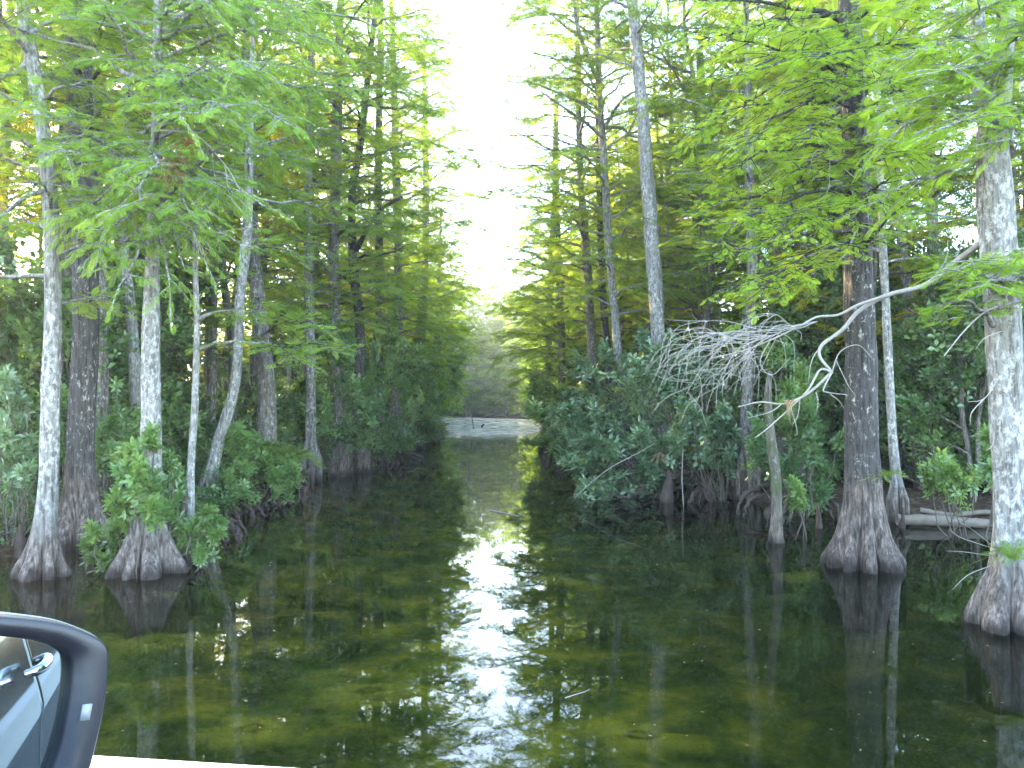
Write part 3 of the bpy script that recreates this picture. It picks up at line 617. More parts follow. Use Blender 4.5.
# trees whose crowns frame the gap of sky
for lb, pts, Y, bk, tp, cz, sp, bg, sd in (
    ('cypress leaning over the bend of the left bank with its crown reaching midstream', [(418, 445), (420, 380), (424, 300), (426, 200), (424, 60)], 50, 'bark_far', 27, 5.5, 4.6,
        [((424, 330, 50), (462, 330, 46)), ((424, 290, 50), (470, 285, 46)), ((425, 250, 50), (478, 246, 46)), ((425, 150, 50), (455, 120, 46)), ((425, 90, 50), (440, 60, 46))], 61),
    ('last tall cypress of the left bank before the river bends', [(434, 436), (436, 380), (438, 320), (440, 250)], 62, 'bark_far', 19, 5, 4.0,
        [((438, 330, 62), (466, 340, 58)), ((438, 300, 62), (472, 305, 58))], 62),
    ('cypress on the left bank between the black bough and the mossy trunk', [(340, 462), (338, 380), (334, 280), (336, 160), (340, 20)], 31, 'bark_mid', 24, 6, 4.2,
        [((336, 180, 31), (400, 150, 28)), ((336, 120, 31), (415, 90, 28)), ((338, 60, 31), (420, 30, 27)), ((336, 230, 31), (410, 240, 28)), ((336, 10, 31), (410, -20, 27)), ((336, 280, 31), (395, 290, 28)), ((336, 90, 31), (385, 60, 27))], 63),
    ('full crowned cypress on the left bank close to the mossy trunk', [(392, 452), (396, 380), (398, 280), (396, 160), (392, 20)], 42, 'bark_far', 29, 5, 4.6,
        [((396, 260, 42), (462, 240, 39)), ((396, 200, 42), (490, 190, 38)), ((396, 140, 42), (450, 100, 38)), ((396, 80, 42), (445, 30, 38)), ((394, 30, 42), (436, -10, 38)), ((396, 60, 42), (450, 70, 36)), ((396, 180, 42), (505, 160, 37)), ((396, 230, 42), (480, 228, 38)), ((396, 160, 42), (470, 150, 37))], 64),
    ('cypress over the round bush where the right bank turns', [(545, 440), (548, 380), (550, 300), (552, 230)], 52, 'bark_far', 17, 5, 4.2,
        [((548, 300, 52), (495, 305, 48)), ((548, 330, 52), (492, 340, 48)), ((550, 270, 52), (510, 270, 48))], 65),
    ('bushy cypress leaning across the narrow part of the river from the right', [(560, 445), (562, 380), (560, 300), (556, 220), (556, 100)], 44, 'bark_moss', 17, 4, 4.6,
        [((558, 300, 44), (500, 312, 41)), ((558, 250, 44), (520, 245, 41)), ((560, 350, 44), (498, 358, 42)), ((556, 180, 44), (520, 170, 41)), ((556, 130, 44), (530, 120, 41))], 66),
    ('dense cypress between the tall bare trunk and the lime foliage', [(700, 450), (702, 380), (704, 280), (704, 180), (700, 60)], 30, 'bark_moss', 15.5, 4, 4.0, [((702, 230, 30), (680, 190, 27)), ((702, 260, 30), (740, 215, 27))], 67)):
    hero('cypress_tree', lb, C1, pts, Y, bk, [12 * 30 / Y] * (len(pts) - 1) + [8 * 30 / Y], base_w=20 * 30 / Y, top=tp, crown_z=cz + 1.2, crown_n=30, spread=sp, seed=sd, fl=.38 if Y < 45 else .5, tl=1.5,
         tpl=T_MID, boughs=[(a_, b_, dict(twigs=20, tl=1.7)) for a_, b_ in bg], segs=14, leaf='cypress')

# ------------------------------------------------------------------ woodland trees (copies share their meshes)
def cypress_variant(seed, H, z0, spread, n, fl, tpl, w0, twigs=13):
    rg = np.random.default_rng(seed); W = Wood(); LV = Leaves()
    z = np.linspace(-0.3, H, 40)
    wx = 0.25 * np.sin(z * 0.35 + seed) + 0.12 * np.sin(z * 0.9 + 2 * seed); wy = 0.25 * np.sin(z * 0.3 + 2 * seed)
    line = np.stack([wx - wx[0], wy - wy[0], z], -1)
    r = w0 * (1 - 0.8 * (z / H).clip(0, 1) ** 0.9) + w0 * 1.0 * np.exp(-(z.clip(0, 9) / 0.8) ** 1.2 * 2)
    W.tube(line, r, 12, flute=flute_fn(rg, 6, 1.0, 0.35))
    axis = lambda q: np.array([np.interp(q, z, line[:, 0]), np.interp(q, z, line[:, 1]), q])
    crown(rg, W, LV, axis, z0, H, spread, n, fl, twigs=twigs, tl=1.5, dens=0.9)
    return W.mesh('woodland_trunk'), LV.mesh('woodland_crown', tpl)
VAR = [cypress_variant(101, 19, 5.0, 4.0, 34, .40, T_MID, .17, 15), cypress_variant(102, 22, 7, 4.4, 36, .42, T_MID, .20, 17),
       cypress_variant(103, 17, 4.5, 3.8, 32, .38, T_MID, .13, 17), cypress_variant(104, 24, 8, 4.6, 38, .42, T_MID, .22, 17),
       cypress_variant(105, 14, 4.0, 3.4, 28, .36, T_MID, .10, 17)]
CRM = {}
def with_mat(me, mat):
    key = (me.name, mat)
    if key not in CRM:
        c = me.copy(); c.materials.clear(); c.materials.append(M[mat]); CRM[key] = c
    return CRM[key]
rgp = np.random.default_rng(5)
HEROXY = [(o.location.x, o.location.y) for o in COL.objects if o.get('category') in ('tree', 'sapling', 'dead tree')]
placed = []
def far_enough(x, y, d, extra=placed):
    return all((x - a) ** 2 + (y - b) ** 2 > d * d for a, b in list(extra)) and all((x - a) ** 2 + (y - b) ** 2 > (d * .62) ** 2 for a, b in HEROXY)
def woodland(side, y0, y1, dmin, dmax, n, label, group, mats, name='cypress_tree', cat='tree', var=VAR, gap=1.7):
    k = 0; tries = 0
    while k < n and tries < 4000:
        tries += 1
        y = rgp.uniform(y0, y1); d = rgp.uniform(dmin, dmax)
        x = xl(y) - d if side < 0 else xr(y) + d
        if abs(x) > 0.72 * y + 2.5 or not far_enough(x, y, gap): continue
        placed.append((x, y)); k += 1
        tk, cr = var[int(rgp.integers(len(var)))]
        root = empty(name, (x, y, tz(x, y)), rgp.uniform(0, 6.28)); s_ = rgp.uniform(.85, 1.15); root.scale = (s_, s_, s_ * rgp.uniform(.9, 1.1))
        root.rotation_euler.x = rgp.normal(0, .03); root.rotation_euler.y = rgp.normal(0, .03)
        tag(root, label, cat, group)
        link('trunk', with_mat(tk, mats[0][int(rgp.integers(len(mats[0])))]), None, root)
        link('crown', with_mat(cr, mats[1][int(rgp.integers(len(mats[1])))]), None, root)
BK = ['bark_far', 'bark_mid', 'bark_pale', 'bark_moss']
woodland(-1, 17, 30, 1.5, 10, 14, 'cypress in the shady woods behind the near trunks of the left bank', 'cypresses behind the near left bank', (BK, ['cypress', 'cypress', 'yellow']))
woodland(-1, 30, 50, 1.2, 10, 20, 'cypress in the woods farther up the left bank', 'cypresses farther up the left bank', (BK, ['cypress', 'cypress', 'yellow']))
woodland(1, 18, 30, 1.5, 9, 12, 'cypress in the shady woods behind the dead limb on the right bank', 'cypresses behind the near right bank', (BK, ['cypress', 'cypress', 'yellow']))
woodland(1, 30, 50, 1.6, 12, 22, 'cypress in the woods farther up the right bank', 'cypresses farther up the right bank', (BK, ['cypress', 'cypress', 'yellow']))

# broadleaf understorey trees
def broad_variant(seed, H, rad, n, fl=.17):
    rg = np.random.default_rng(seed); W = Wood(); LV = Leaves()
    for k in range(3):
        az = rg.uniform(0, 6.28); z = np.linspace(-.2, H * rg.uniform(.6, .8), 10); o = rad * .3 * (z / H)
        line = np.stack([np.cos(az) * o + .1 * np.sin(z * 1.7), np.sin(az) * o + .1 * np.sin(z * 1.3), z], -1)
        W.tube(line, np.linspace(.09, .03, 10), 7)
    for i in range(n):
        a = rg.uniform(0, 6.28); h = rg.uniform(.12, 1); rr = rad * math.sqrt(max(.05, 1 - (2 * h - 1.0) ** 2 * .8)) * rg.uniform(.5, 1.05)
        p0 = np.array((math.cos(a) * rr * .15, math.sin(a) * rr * .15, h * H * .75)); p1 = np.array((math.cos(a) * rr, math.sin(a) * rr, h * H + rg.uniform(-.2, .2)))
        bough(rg, W, LV, p0, p1, r0=.03, twigs=12, tl=rad * .42, fl=fl * 1.5, droop=.3, dens=.5, flat=.9, tone=.5 + rg.normal(0, .12), start=.3)
    return W.mesh('understorey_stems'), LV.mesh('understorey_crown', T_WHORL4)
BV = [broad_variant(201, 5.5, 2.3, 44), broad_variant(202, 7.5, 2.6, 52), broad_variant(203, 3.6, 2.0, 34), broad_variant(204, 2.4, 1.7, 26)]
placed2 = placed; placed = []
def far_enough(x, y, d): return all((x - a) ** 2 + (y - b) ** 2 > d * d for a, b in placed) and all((x - a) ** 2 + (y - b) ** 2 > .5 for a, b in HEROXY)
BB = ['broad', 'broad_dark', 'broad_dark']
woodland(-1, 17, 30, 2.2, 16, 24, 'dark leafy understorey tree behind the near trunks of the left bank', 'understorey trees of the near left bank', (['bark_mid'], BB), 'broadleaf_tree', 'small tree', BV, 1.7)
woodland(-1, 29, 60, 0.6, 20, 34, 'dark leafy understorey tree farther up the left bank', 'understorey trees farther up the left bank', (['bark_mid'], BB), 'broadleaf_tree', 'small tree', BV, 1.9)
woodland(1, 20, 31, 2.4, 14, 22, 'dark leafy understorey tree behind the dead limb on the right bank', 'understorey trees of the near right bank', (['bark_mid'], BB), 'broadleaf_tree', 'small tree', BV, 1.7)
woodland(1, 31, 62, 0.8, 22, 34, 'leafy understorey tree farther up the right bank', 'understorey trees farther up the right bank', (['bark_mid'], ['broad', 'broad_dark', 'broad_blue']), 'broadleaf_tree', 'small tree', BV, 1.9)

# far-off woods: one mass
def far_woods():
    rg = np.random.default_rng(9)
    vs, qs, ts, n0 = [], [], [], 0; W = Wood()
    protos = []
    for k in range(5):
        LV = Leaves(); Wd = Wood(); H = (18, 22, 15, 20, 9)[k]
        axis = lambda z: np.array((0, 0, z))
        crown(rg, Wd, LV, axis, H * .12, H, 4.6, 40, .75, twigs=12, tl=1.9, wood=False, dens=.9)
        protos.append((LV.arrays(T_FAR), H))
    def put(x, y, k, s):
        nonlocal n0
        (v, q, t), H = protos[k]
        a = rg.uniform(0, 6.28); c, sn = math.cos(a), math.sin(a)
        w = np.stack([v[:, 0] * c - v[:, 1] * sn, v[:, 0] * sn + v[:, 1] * c, v[:, 2] * rg.uniform(.9, 1.1)], -1) * s + (x, y, 0.3)
        vs.append(w); qs.append(q + n0); ts.append(np.clip(t + rg.normal(0, .15), 0, 1)); n0 += len(w)
        z = np.linspace(0, H * s, 6)
        W.tube(np.stack([x + .2 * np.sin(z), y + 0 * z, z], -1), np.linspace(.22, .05, 6), 5)
    cnt = 0
    for y in np.arange(49, 150, 3.6):
        for side in (-1, 1):
            for j in range(3):
                d = 2.6 + j * 4.0 + rg.uniform(-1., 1.) * (1 + (j > 0))
                x = xl(y) - d if side < 0 else xr(y) + d
                if abs(x) > .7 * y + 3: continue
                if y > 85 and j > 3: continue
                put(x, y + rg.uniform(-1.5, 1.5), int(rg.choice([0, 1, 2, 3, 4, 4])), rg.uniform(.8, 1.1)); cnt += 1
    for i in range(100):
        x = rg.uniform(-36, 24); y = rg.uniform(152, 180)
        if x < 0: y += -x * .3
        put(x, y, int(rg.choice([0, 1, 0, 2, 3, 4])), rg.uniform(.95, 1.25))
    for i in range(60):      # low bushes and young trees right at the water of the bend
        x = rg.uniform(-30, 14); y = 148 + rg.uniform(0, 7) + max(0, -x) * .3
        put(x, y, 4, rg.uniform(.35, .9))
    for i in range(24):
        put(rg.uniform(-22, 6), rg.uniform(160, 185), int(rg.choice([0, 1, 3])), rg.uniform(1.2, 1.5))
    for i in range(30):      # deeper wood behind the left and right banks
        for sd in ():
            y = rg.uniform(26, 60); x = sd * (rg.uniform(.5, .8) * y + 6)
            put(x, y, int(rg.integers(4)), 1.0)
    root = empty('far_woods', (0, 100, 0)); tag(root, 'green wall of woods closing the river bend', 'woods', kind='stuff')
    off = np.array((0, -100, 0))
    link('foliage', mesh_np('far_foliage', np.vstack(vs) + off, np.vstack(qs), tone=np.concatenate(ts)), 'cypress', root)
    W.v = [v + off for v in W.v]
    link('trunks', W.mesh('far_trunks'), 'bark_far', root)
far_woods()

# ground cover on the banks
def undergrowth():
    rg = np.random.default_rng(12)
    for side, nm, lb in ((-1, 'undergrowth', 'low tangle of leafy undergrowth under the left bank trees'), (1, 'undergrowth', 'low tangle of leafy undergrowth under the right bank trees')):
        LV = Leaves(); n = 1900
        for i in range(n):
            y = 13 + 50 * rg.random() ** 1.3; d = 0.3 + 14 * rg.random() ** 1.6
            x = xl(y) - d if side < 0 else xr(y) + d
            if side > 0 and y < 25 and (d < 4.5 or rg.random() < .5): continue
            if abs(x) > .72 * y + 1.5: continue
            h = rg.uniform(.25, 1.3) * (1 if y < 24 else 1.4); m_ = int(rg.integers(12, 34))
            r_ = rg.uniform(.3, .9)
            p = np.array((x, y, tz(x, y))) + np.stack([rg.normal(0, r_ * .5, m_), rg.normal(0, r_ * .5, m_), np.abs(rg.normal(0, h * .55, m_))], -1)
            p[:, 2] = np.maximum(p[:, 2], .1)
            dd = rg.normal(0, 1, (m_, 3)); dd[:, 2] *= .3
            LV.add(p, dd, np.array((0, 0, 1.)) + rg.normal(0, .4, (m_, 3)), rg.uniform(.09, .17, m_) * (1 if y < 26 else 1.35), np.clip(rg.normal(.45, .2, m_) + rg.normal(0, .12), 0, 1))
        o = link(nm, LV.mesh(nm, T_WHORL4), 'broad_dark'); tag(o, lb, 'undergrowth', kind='stuff')
undergrowth()

# ------------------------------------------------------------------ shrubs one can point at
def shrub(label, base, Y, cu, cv_, wu, hv, n, mat='broad', fl=.13, depth=1.0, seed=0, dens=.5, droop=.35, tl=None, tpl=T_WHORL, name='shrub', cat='bush', twigs=9, tone=.5, low=0.0, group=None):
    """base pixel (u,v) at distance Y; leafy mass centred on pixel (cu,cv_) with half sizes wu,hv"""
    rg = np.random.default_rng(seed + 300)
    b0 = at(base[0], base[1], Y); b0[2] = max(tz(b0[0], b0[1]), -.3)
    root = empty(name, b0); tag(root, label, cat, group)
    W = Wood(); LV = Leaves(); k = Y / F
    for i in range(int(n * .85)):
        a = rg.uniform(0, 6.28); r = math.sqrt(rg.uniform(.05, 1)) * rg.choice([.8, 1, 1.3])
        p1 = at(cu + math.cos(a) * r * wu, cv_ - math.sin(a) * r * hv, Y + rg.uniform(-depth, depth)) - b0
        p1[2] = max(p1[2], .12 - b0[2] + low)
        f0 = rg.uniform(.35, .85); p0 = p1 * f0 + rg.normal(0, .22, 3) * (wu * k, depth, hv * k * .8)
        p0[2] = max(p0[2], .05 - b0[2])
        if i % 5 == 0: p0 = rg.normal(0, .12, 3) * (1, 1, 0)
        else: W.tube(catmull([rg.normal(0, .1, 3) * (1, 1, 0), p0 * .5 + rg.normal(0, .15, 3), p0], 6), np.linspace(.02, .012, 6), 4, cap=False)
        bough(rg, W, LV, p0, p1, r0=.014, twigs=twigs, tl=tl or (wu * k * .4), fl=fl * 1.45, dens=dens * 1.05, droop=droop, flat=.7, tone=tone + rg.normal(0, .2), start=.45, rise=.2)
    link('stems', W.mesh('stems'), 'twig', root)
    link('foliage', LV.mesh('foliage', tpl), mat, root)
    return root
SH = shrub
SH('leafy shrub growing around the pale trunk above the fluted base', (140, 560), 13.5, 140, 482, 36, 44, 26, 'broad', .12, .7, 1, tone=.7)
SH('low spray of leaves at the waterline left of the fluted base', (100, 572), 13.8, 105, 545, 26, 22, 9, 'broad', .10, .5, 2, tone=.75)
SH('green shrub spilling over the water right of the thin white sapling', (200, 560), 14.0, 205, 525, 26, 26, 14, 'broad', .10, .6, 3, tone=.75)
SH('leafy shrub between the fluted base and the thin white sapling', (172, 550), 13.9, 172, 488, 24, 34, 14, 'broad', .11, .5, 4, tone=.65)
SH('bluish green shrub standing at the far left edge', (10, 545), 15.5, 12, 420, 26, 60, 16, 'broad_blue', .13, .8, 5)
SH('tall dark shrub in the gap between the two left trunks', (66, 540), 18.5, 62, 440, 22, 60, 12, 'broad', .13, .8, 6)
SH('leafy bush on the bank behind the fluted base', (120, 525), 18, 125, 420, 32, 60, 20, 'broad', .13, 1., 7)
SH('rounded bush on the mound under the stout mottled cypress', (245, 498), 22, 242, 455, 42, 28, 24, 'broad', .14, 1., 8, tone=.7)
SH('big dark bush bulging over the water left of the mossy trunk', (335, 470), 31, 335, 385, 48, 62, 44, 'broad', .2, 2., 9, tone=.4)
SH('feathery dark bush around the mossy trunk', (372, 462), 36, 388, 372, 34, 62, 34, 'broad', .2, 2., 10, tone=.6)
SH('dark bush hanging low over the water beside the pole-like sapling', (410, 448), 46, 420, 380, 30, 58, 34, 'broad', .24, 2.5, 11, tone=.5)
SH('pale green bush at the last point of the left bank', (436, 436), 62, 440, 360, 24, 52, 24, 'broad', .32, 3, 12, tone=.6)
SH('low leafy bush draped over the roots below the leaning trunk', (232, 500), 20.6, 228, 492, 22, 13, 14, 'broad', .13, .5, 41, tone=.6, tl=.5)
SH('low leafy bush draped over the mound roots beside the arching ferns', (285, 480), 22.8, 286, 474, 22, 13, 14, 'broad', .13, .6, 42, tone=.5, tl=.5)
SH('dark overhanging bush hiding the roots under the mossy trunk', (385, 455), 36.5, 378, 436, 38, 18, 20, 'broad_dark', .2, 1., 43, tone=.5)
# waxy thicket on the right bank
SH('waxy blue green bush drooping to the water below the slender leaning trunk', (660, 490), 25.5, 616, 460, 54, 42, 42, 'broad_blue', .19, 1.4, 21, tone=.55, droop=.6)
SH('waxy bush reaching left low over the water', (640, 480), 27.5, 582, 432, 32, 32, 24, 'broad_blue', .19, 1.6, 22, tone=.45, droop=.5)
SH('tall waxy bush behind the slender leaning trunk', (650, 470), 29, 604, 372, 38, 32, 22, 'broad_blue', .2, 1.5, 23, tone=.5)
SH('waxy bush at the foot of the tall bare grey trunk', (690, 480), 26.5, 670, 375, 46, 34, 38, 'broad_blue', .19, 1.4, 24, tone=.6)
SH('dark glossy bush hanging under the fine dead twigs', (720, 490), 23.5, 712, 430, 36, 34, 28, 'broad_blue', .17, 1., 25, tone=.35, droop=.7)
SH('yellowish bush peeping over the waxy thicket at its left end', (600, 470), 33, 553, 425, 24, 28, 18, 'broad', .22, 1.6, 26, tone=.85)
SH('small spray of leaves touching the water at the tip of the thicket', (640, 490), 24.2, 588, 492, 18, 12, 6, 'broad_blue', .13, .5, 27, tone=.6, tl=.5)
SH('dense bush on the right bank where the river narrows', (580, 450), 45, 556, 396, 28, 36, 24, 'broad', .26, 2.4, 28, tone=.9)
SH('round bush at the water where the right bank turns', (556, 440), 60, 548, 398, 20, 32, 20, 'broad', .33, 3, 29, tone=.85)
SH('dark bush at the far end of the channel', (500, 412), 155, 505, 392, 30, 18, 20, 'broad_dark', .5, 4, 30, tone=.7, tl=2)
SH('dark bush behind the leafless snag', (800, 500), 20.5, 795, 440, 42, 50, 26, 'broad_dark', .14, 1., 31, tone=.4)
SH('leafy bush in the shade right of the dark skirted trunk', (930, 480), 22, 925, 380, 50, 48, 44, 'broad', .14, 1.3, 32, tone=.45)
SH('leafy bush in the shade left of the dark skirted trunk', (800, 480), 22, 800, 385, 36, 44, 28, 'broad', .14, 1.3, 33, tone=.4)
SH('low bush over the fallen log beside the right edge', (960, 508), 17.5, 955, 465, 28, 14, 10, 'broad', .12, .5, 34, tone=.8, tl=.4)
SH('sprig of leaves on a bare stem beside the leafless snag', (800, 520), 17, 800, 490, 16, 10, 4, 'broad', .11, .3, 35, tone=.9, tl=.3)
SH('leafy shrub behind the swollen base at the right edge', (1010, 520), 14.5, 1010, 470, 26, 40, 12, 'broad_dark', .12, .7, 36)

def fern(label, u, v_, Y, n, ln, z=None, mat='fern', name='fern', cat='fern', seed=0, up=(.5, 1.1), tone=.5):
    rg = np.random.default_rng(seed + 900)
    o = at(u, v_, Y); 
    LV = Leaves(); az = rg.uniform(0, 6.28, n); el = rg.uniform(*up, n)
    for j in range(3):
        r = j / 3.0
        p = np.stack([np.cos(az) * np.cos(el) * ln * r * .8, np.sin(az) * np.cos(el) * ln * r * .8, np.sin(el) * ln * r * .8 - .55 * ln * r * r], -1)
        d = np.stack([np.cos(az) * np.cos(el), np.sin(az) * np.cos(el), np.sin(el) - 1.3 * r - .1], -1)
        LV.add(p, d, np.tile((0, 0, 1.), (n, 1)) + rg.normal(0, .2, (n, 3)), ln * .38 * rg.uniform(.8, 1.1, n), np.clip(rg.normal(tone, .15, n), 0, 1))
    ob = link(name, LV.mesh(name, T_NEAR), mat, None, o); tag(ob, label, cat); return ob
fern('arching fern on the right shoulder of the mound', 288, 462, 23.4, 34, 1.5, seed=1, tone=.6)
fern('arching fern at the foot of the stout mottled cypress', 268, 452, 23.8, 26, 1.2, seed=2, tone=.4)
fern('small bright fern perched on the right side of the dark fluted trunk', 886, 478, 13.8, 9, .55, seed=3, tone=.9)
fern('pale fern sprouting from the swollen base at the right edge', 1014, 560, 10.0, 12, .62, seed=4, tone=.7)
fern('red bromeliad in the canopy over the fluted brown base', 187, 145, 10.9, 14, .28, mat='red', name='bromeliad', cat='air plant', seed=5, up=(.1, 1.3))
fern('brown dry air plant just below the red bromeliad', 174, 164, 11.3, 26, .40, mat='dead_leaf', name='air_plant', cat='air plant', seed=6, up=(-.6, 1.0), tone=.1)
fern('orange dead leaf cluster in the waxy thicket', 660, 452, 24.2, 10, .45, mat='dead_leaf', name='dead_leaf_cluster', cat='dead leaves', seed=7, up=(-.4, .6), tone=.7)

def hanging_moss(label, u, v_, Y, ln, w, n, seed=0, mat='moss_hang'):
    rg = np.random.default_rng(seed); V = []; Q = []; T = []
    for i in range(n):
        x, y = rg.normal(0, w, 2); l = ln * rg.uniform(.3, 1) * math.exp(-(x * x + y * y) / (3 * w * w)); z = 0; pts = []
        a = rg.uniform(0, 3.14); hw = .006 * rg.uniform(.8, 1.6)
        for s_ in range(6):
            f = s_ / 5; px_ = x * (1 - f * .5) + .02 * math.sin(f * 7 + i); py_ = y * (1 - f * .5) + .02 * math.cos(f * 6 + i)
            k = len(V); ww = hw * (1 - f * .8)
            V += [(px_ - math.cos(a) * ww, py_ - math.sin(a) * ww, -f * l), (px_ + math.cos(a) * ww, py_ + math.sin(a) * ww, -f * l)]; T += [rg.uniform(.2, .9)] * 2
            if s_: Q.append((k - 2, k - 1, k + 1, k))
    tag(link('hanging_moss', mesh_np('hanging_moss', np.array(V), np.array(Q), tone=T), mat, None, at(u, v_, Y)), label, 'moss')
hanging_moss('grey moss hanging under the bright layered bough of the mottled cypress', 288, 356, 21, 1.3, .09, 60, 1)
hanging_moss('short grey moss tuft high beside the scaly brown trunk', 118, 308, 17, .5, .06, 30, 2)
hanging_moss('straw coloured twig tangle dangling from the dead limb', 789, 400, 10.8, .34, .035, 40, 3, 'dead_leaf')

# ------------------------------------------------------------------ knees, roots, log, floating bits
def knee(label, u, v_, h, w, seed=0):
    Y = 3 * F / (v_ - 402) ; rg = np.random.default_rng(seed + 50); o = ground_at(u, v_, 0)
    W = Wood(); z = np.linspace(-.4, h, 14); t = ((z + .4) / (h + .4))
    r = w * (1 - t ** 1.3 * .75) * (1 + .12 * np.sin(z * 17 + seed))
    W.tube(np.stack([.05 * np.sin(z * 4 + seed) * h, .04 * np.cos(z * 3 + seed), z], -1), r, 12, flute=flute_fn(rg, 5, h, .4, 0))
    tag(link('cypress_knee', W.mesh('cypress_knee'), 'root', None, o), label, 'root knob')
knee('reddish pale knee alone in the dark water below the mossy trunk', 355, 460, .62, .22, 1)
knee('low brown knee at the far left edge of the water', 6, 552, .45, .22, 2)
knee('brown knee just left of the farthest left cypress', 22, 556, .6, .16, 3)
knee('squat knee between the farthest left cypress and the dark flecked one', 62, 560, .35, .14, 4)
knee('stubby knee under the waxy thicket', 668, 502, .9, .26, 5)
knee('tall knee beneath the dark glossy bush', 706, 500, .95, .24, 6)
knee('thin double knee at the end of the fallen log', 902, 528, .5, .09, 7)
knee('small knee standing on the mud right of the leafless snag', 818, 528, .55, .1, 8)
knee('brown knee behind the thin white sapling', 186, 530, .9, .13, 9)
def roots(label, anchor, ends, Y, r, seed):
    rg = np.random.default_rng(seed); o = at(anchor[0], anchor[1], Y); W = Wood()
    for (u, v_, dY) in [(a_ + rg.uniform(-9, 9) * (j_ > 0), b_ + rg.uniform(-5, 3) * (j_ > 0), c0 + rg.uniform(-.3, .3)) for a_, b_, c0 in ends for j_ in range(2)]:
        e = at(u, v_, Y + dY) - o; m1 = e * .5 + (0, 0, .03) + rg.normal(0, .1, 3)
        P = catmull([np.zeros(3), m1, e, e * 1.1 + (0, 0, -.4)], 22); P += rg.normal(0, .03, P.shape)
        W.tube(P, np.linspace(r * .5, r * .2, 22) * rg.uniform(.7, 1.3, 22) * rg.uniform(.5, 1.3), 8, flute=flute_fn(rg, 4, 1, .1))
    tag(link('exposed_roots', W.mesh('exposed_roots'), 'root', None, o), label, 'roots')
roots('gnarled brown roots running into the water below the leaning trunk', (212, 488), [(252, 512, -.8), (244, 505, -.4), (236, 516, -1.2), (228, 520, -1.5), (256, 500, 0)], 21.3, .17, 1)
roots('low root hump sloping to the water right of the spilling shrub', (214, 518), [(246, 530, -.4), (238, 540, -.9), (226, 542, -1.2)], 18, .16, 2)
roots('knotted roots of the mound below the arching ferns', (275, 468), [(300, 492, -.6), (288, 496, -1.3), (272, 500, -1.6), (258, 502, -1.5), (305, 482, .2), (280, 497, -1.2)], 24, .24, 3)
roots('dark roots dipping into the water under the mossy trunk', (385, 445), [(402, 460, -1.5), (372, 466, -2), (392, 465, -2), (412, 456, 0)], 39, .25, 4)
roots('tangled roots in the shade under the waxy thicket', (700, 470), [(735, 492, -1), (690, 500, -1.6), (655, 497, -1), (715, 500, -1.5), (640, 490, -.5), (750, 485, 0)], 25, .17, 5)
roots('roots spreading at the snag side of the dark bush', (800, 475), [(770, 510, -1.5), (750, 500, -1), (830, 508, -1.5), (790, 514, -2)], 21.5, .14, 6)
def log(name, label, pts, r, mat='log', seed=0, cat='log'):
    rg = np.random.default_rng(seed); P = [at(*p) for p in pts]; o = P[0].copy(); W = Wood()
    c = catmull(np.array(P) - o, 20); W.tube(c, np.linspace(r, r * .8, 20) * rg.uniform(.9, 1.1, 20), 12, flute=flute_fn(rg, 5, 1, .1))
    tag(link(name, W.mesh(name), mat, None, o), label, cat)
log('fallen_log', 'pale weathered log lying at the waterline right of the dark skirted cypress', [(897, 520, 18.7), (925, 520, 18.6), (960, 522, 18.5), (990, 524, 18.4)], .13)
log('fallen_log', 'thinner brown log lying just above the pale weathered log', [(920, 510, 19.6), (950, 515, 19.3), (985, 512, 19), (1015, 516, 18.8)], .07, seed=2)
log('driftwood', 'dark log at the foot of the far bank where the river bends', [(486, 417, 138), (496, 415, 139), (508, 417, 138)], .28, 'root', 3)
log('fallen_branch', 'bare grey branch sweeping down to the water from the waxy thicket', [(660, 440, 24.5), (640, 452, 23.9), (610, 468, 23.4), (585, 488, 22.8), (574, 498, 22.4)], .012, 'dead_wood', 4, 'branch')
log('hanging_vine', 'thin vine hanging straight into the water under the glossy bush', [(683, 450, 23), (682, 480, 22.8), (684, 515, 22.6), (682, 520, 22.5)], .014, 'dead_wood', 5, 'vine')
m, nt, out = new_mat('algae_mat')
at_ = N(nt, 'Attribute'); at_.attribute_name = 'tone'; v = coords(nt)
ac = ramp(nt, noise(nt, v, 6, 6, .7), [(0.32, (0.17, 0.14, 0.03)), (0.5, (0.30, 0.23, 0.04)), (0.68, (0.45, 0.36, 0.07))])
d_ = N(nt, 'BsdfDiffuse'); L(nt, ac, d_.inputs['Color']); tp_ = N(nt, 'BsdfTransparent')
al = ramp(nt, math_n(nt, 'SUBTRACT', math_n(nt, 'ADD', noise(nt, v, 2.2, 6, .65), .60), at_.outputs['Fac']), [(0.20, 0.0), (0.75, 0.55)])
mx = N(nt, 'MixShader'); L(nt, al, mx.inputs[0]); L(nt, tp_.outputs[0], mx.inputs[1]); L(nt, d_.outputs[0], mx.inputs[2]); L(nt, mx.outputs[0], out.inputs['Surface']); M['algae'] = m
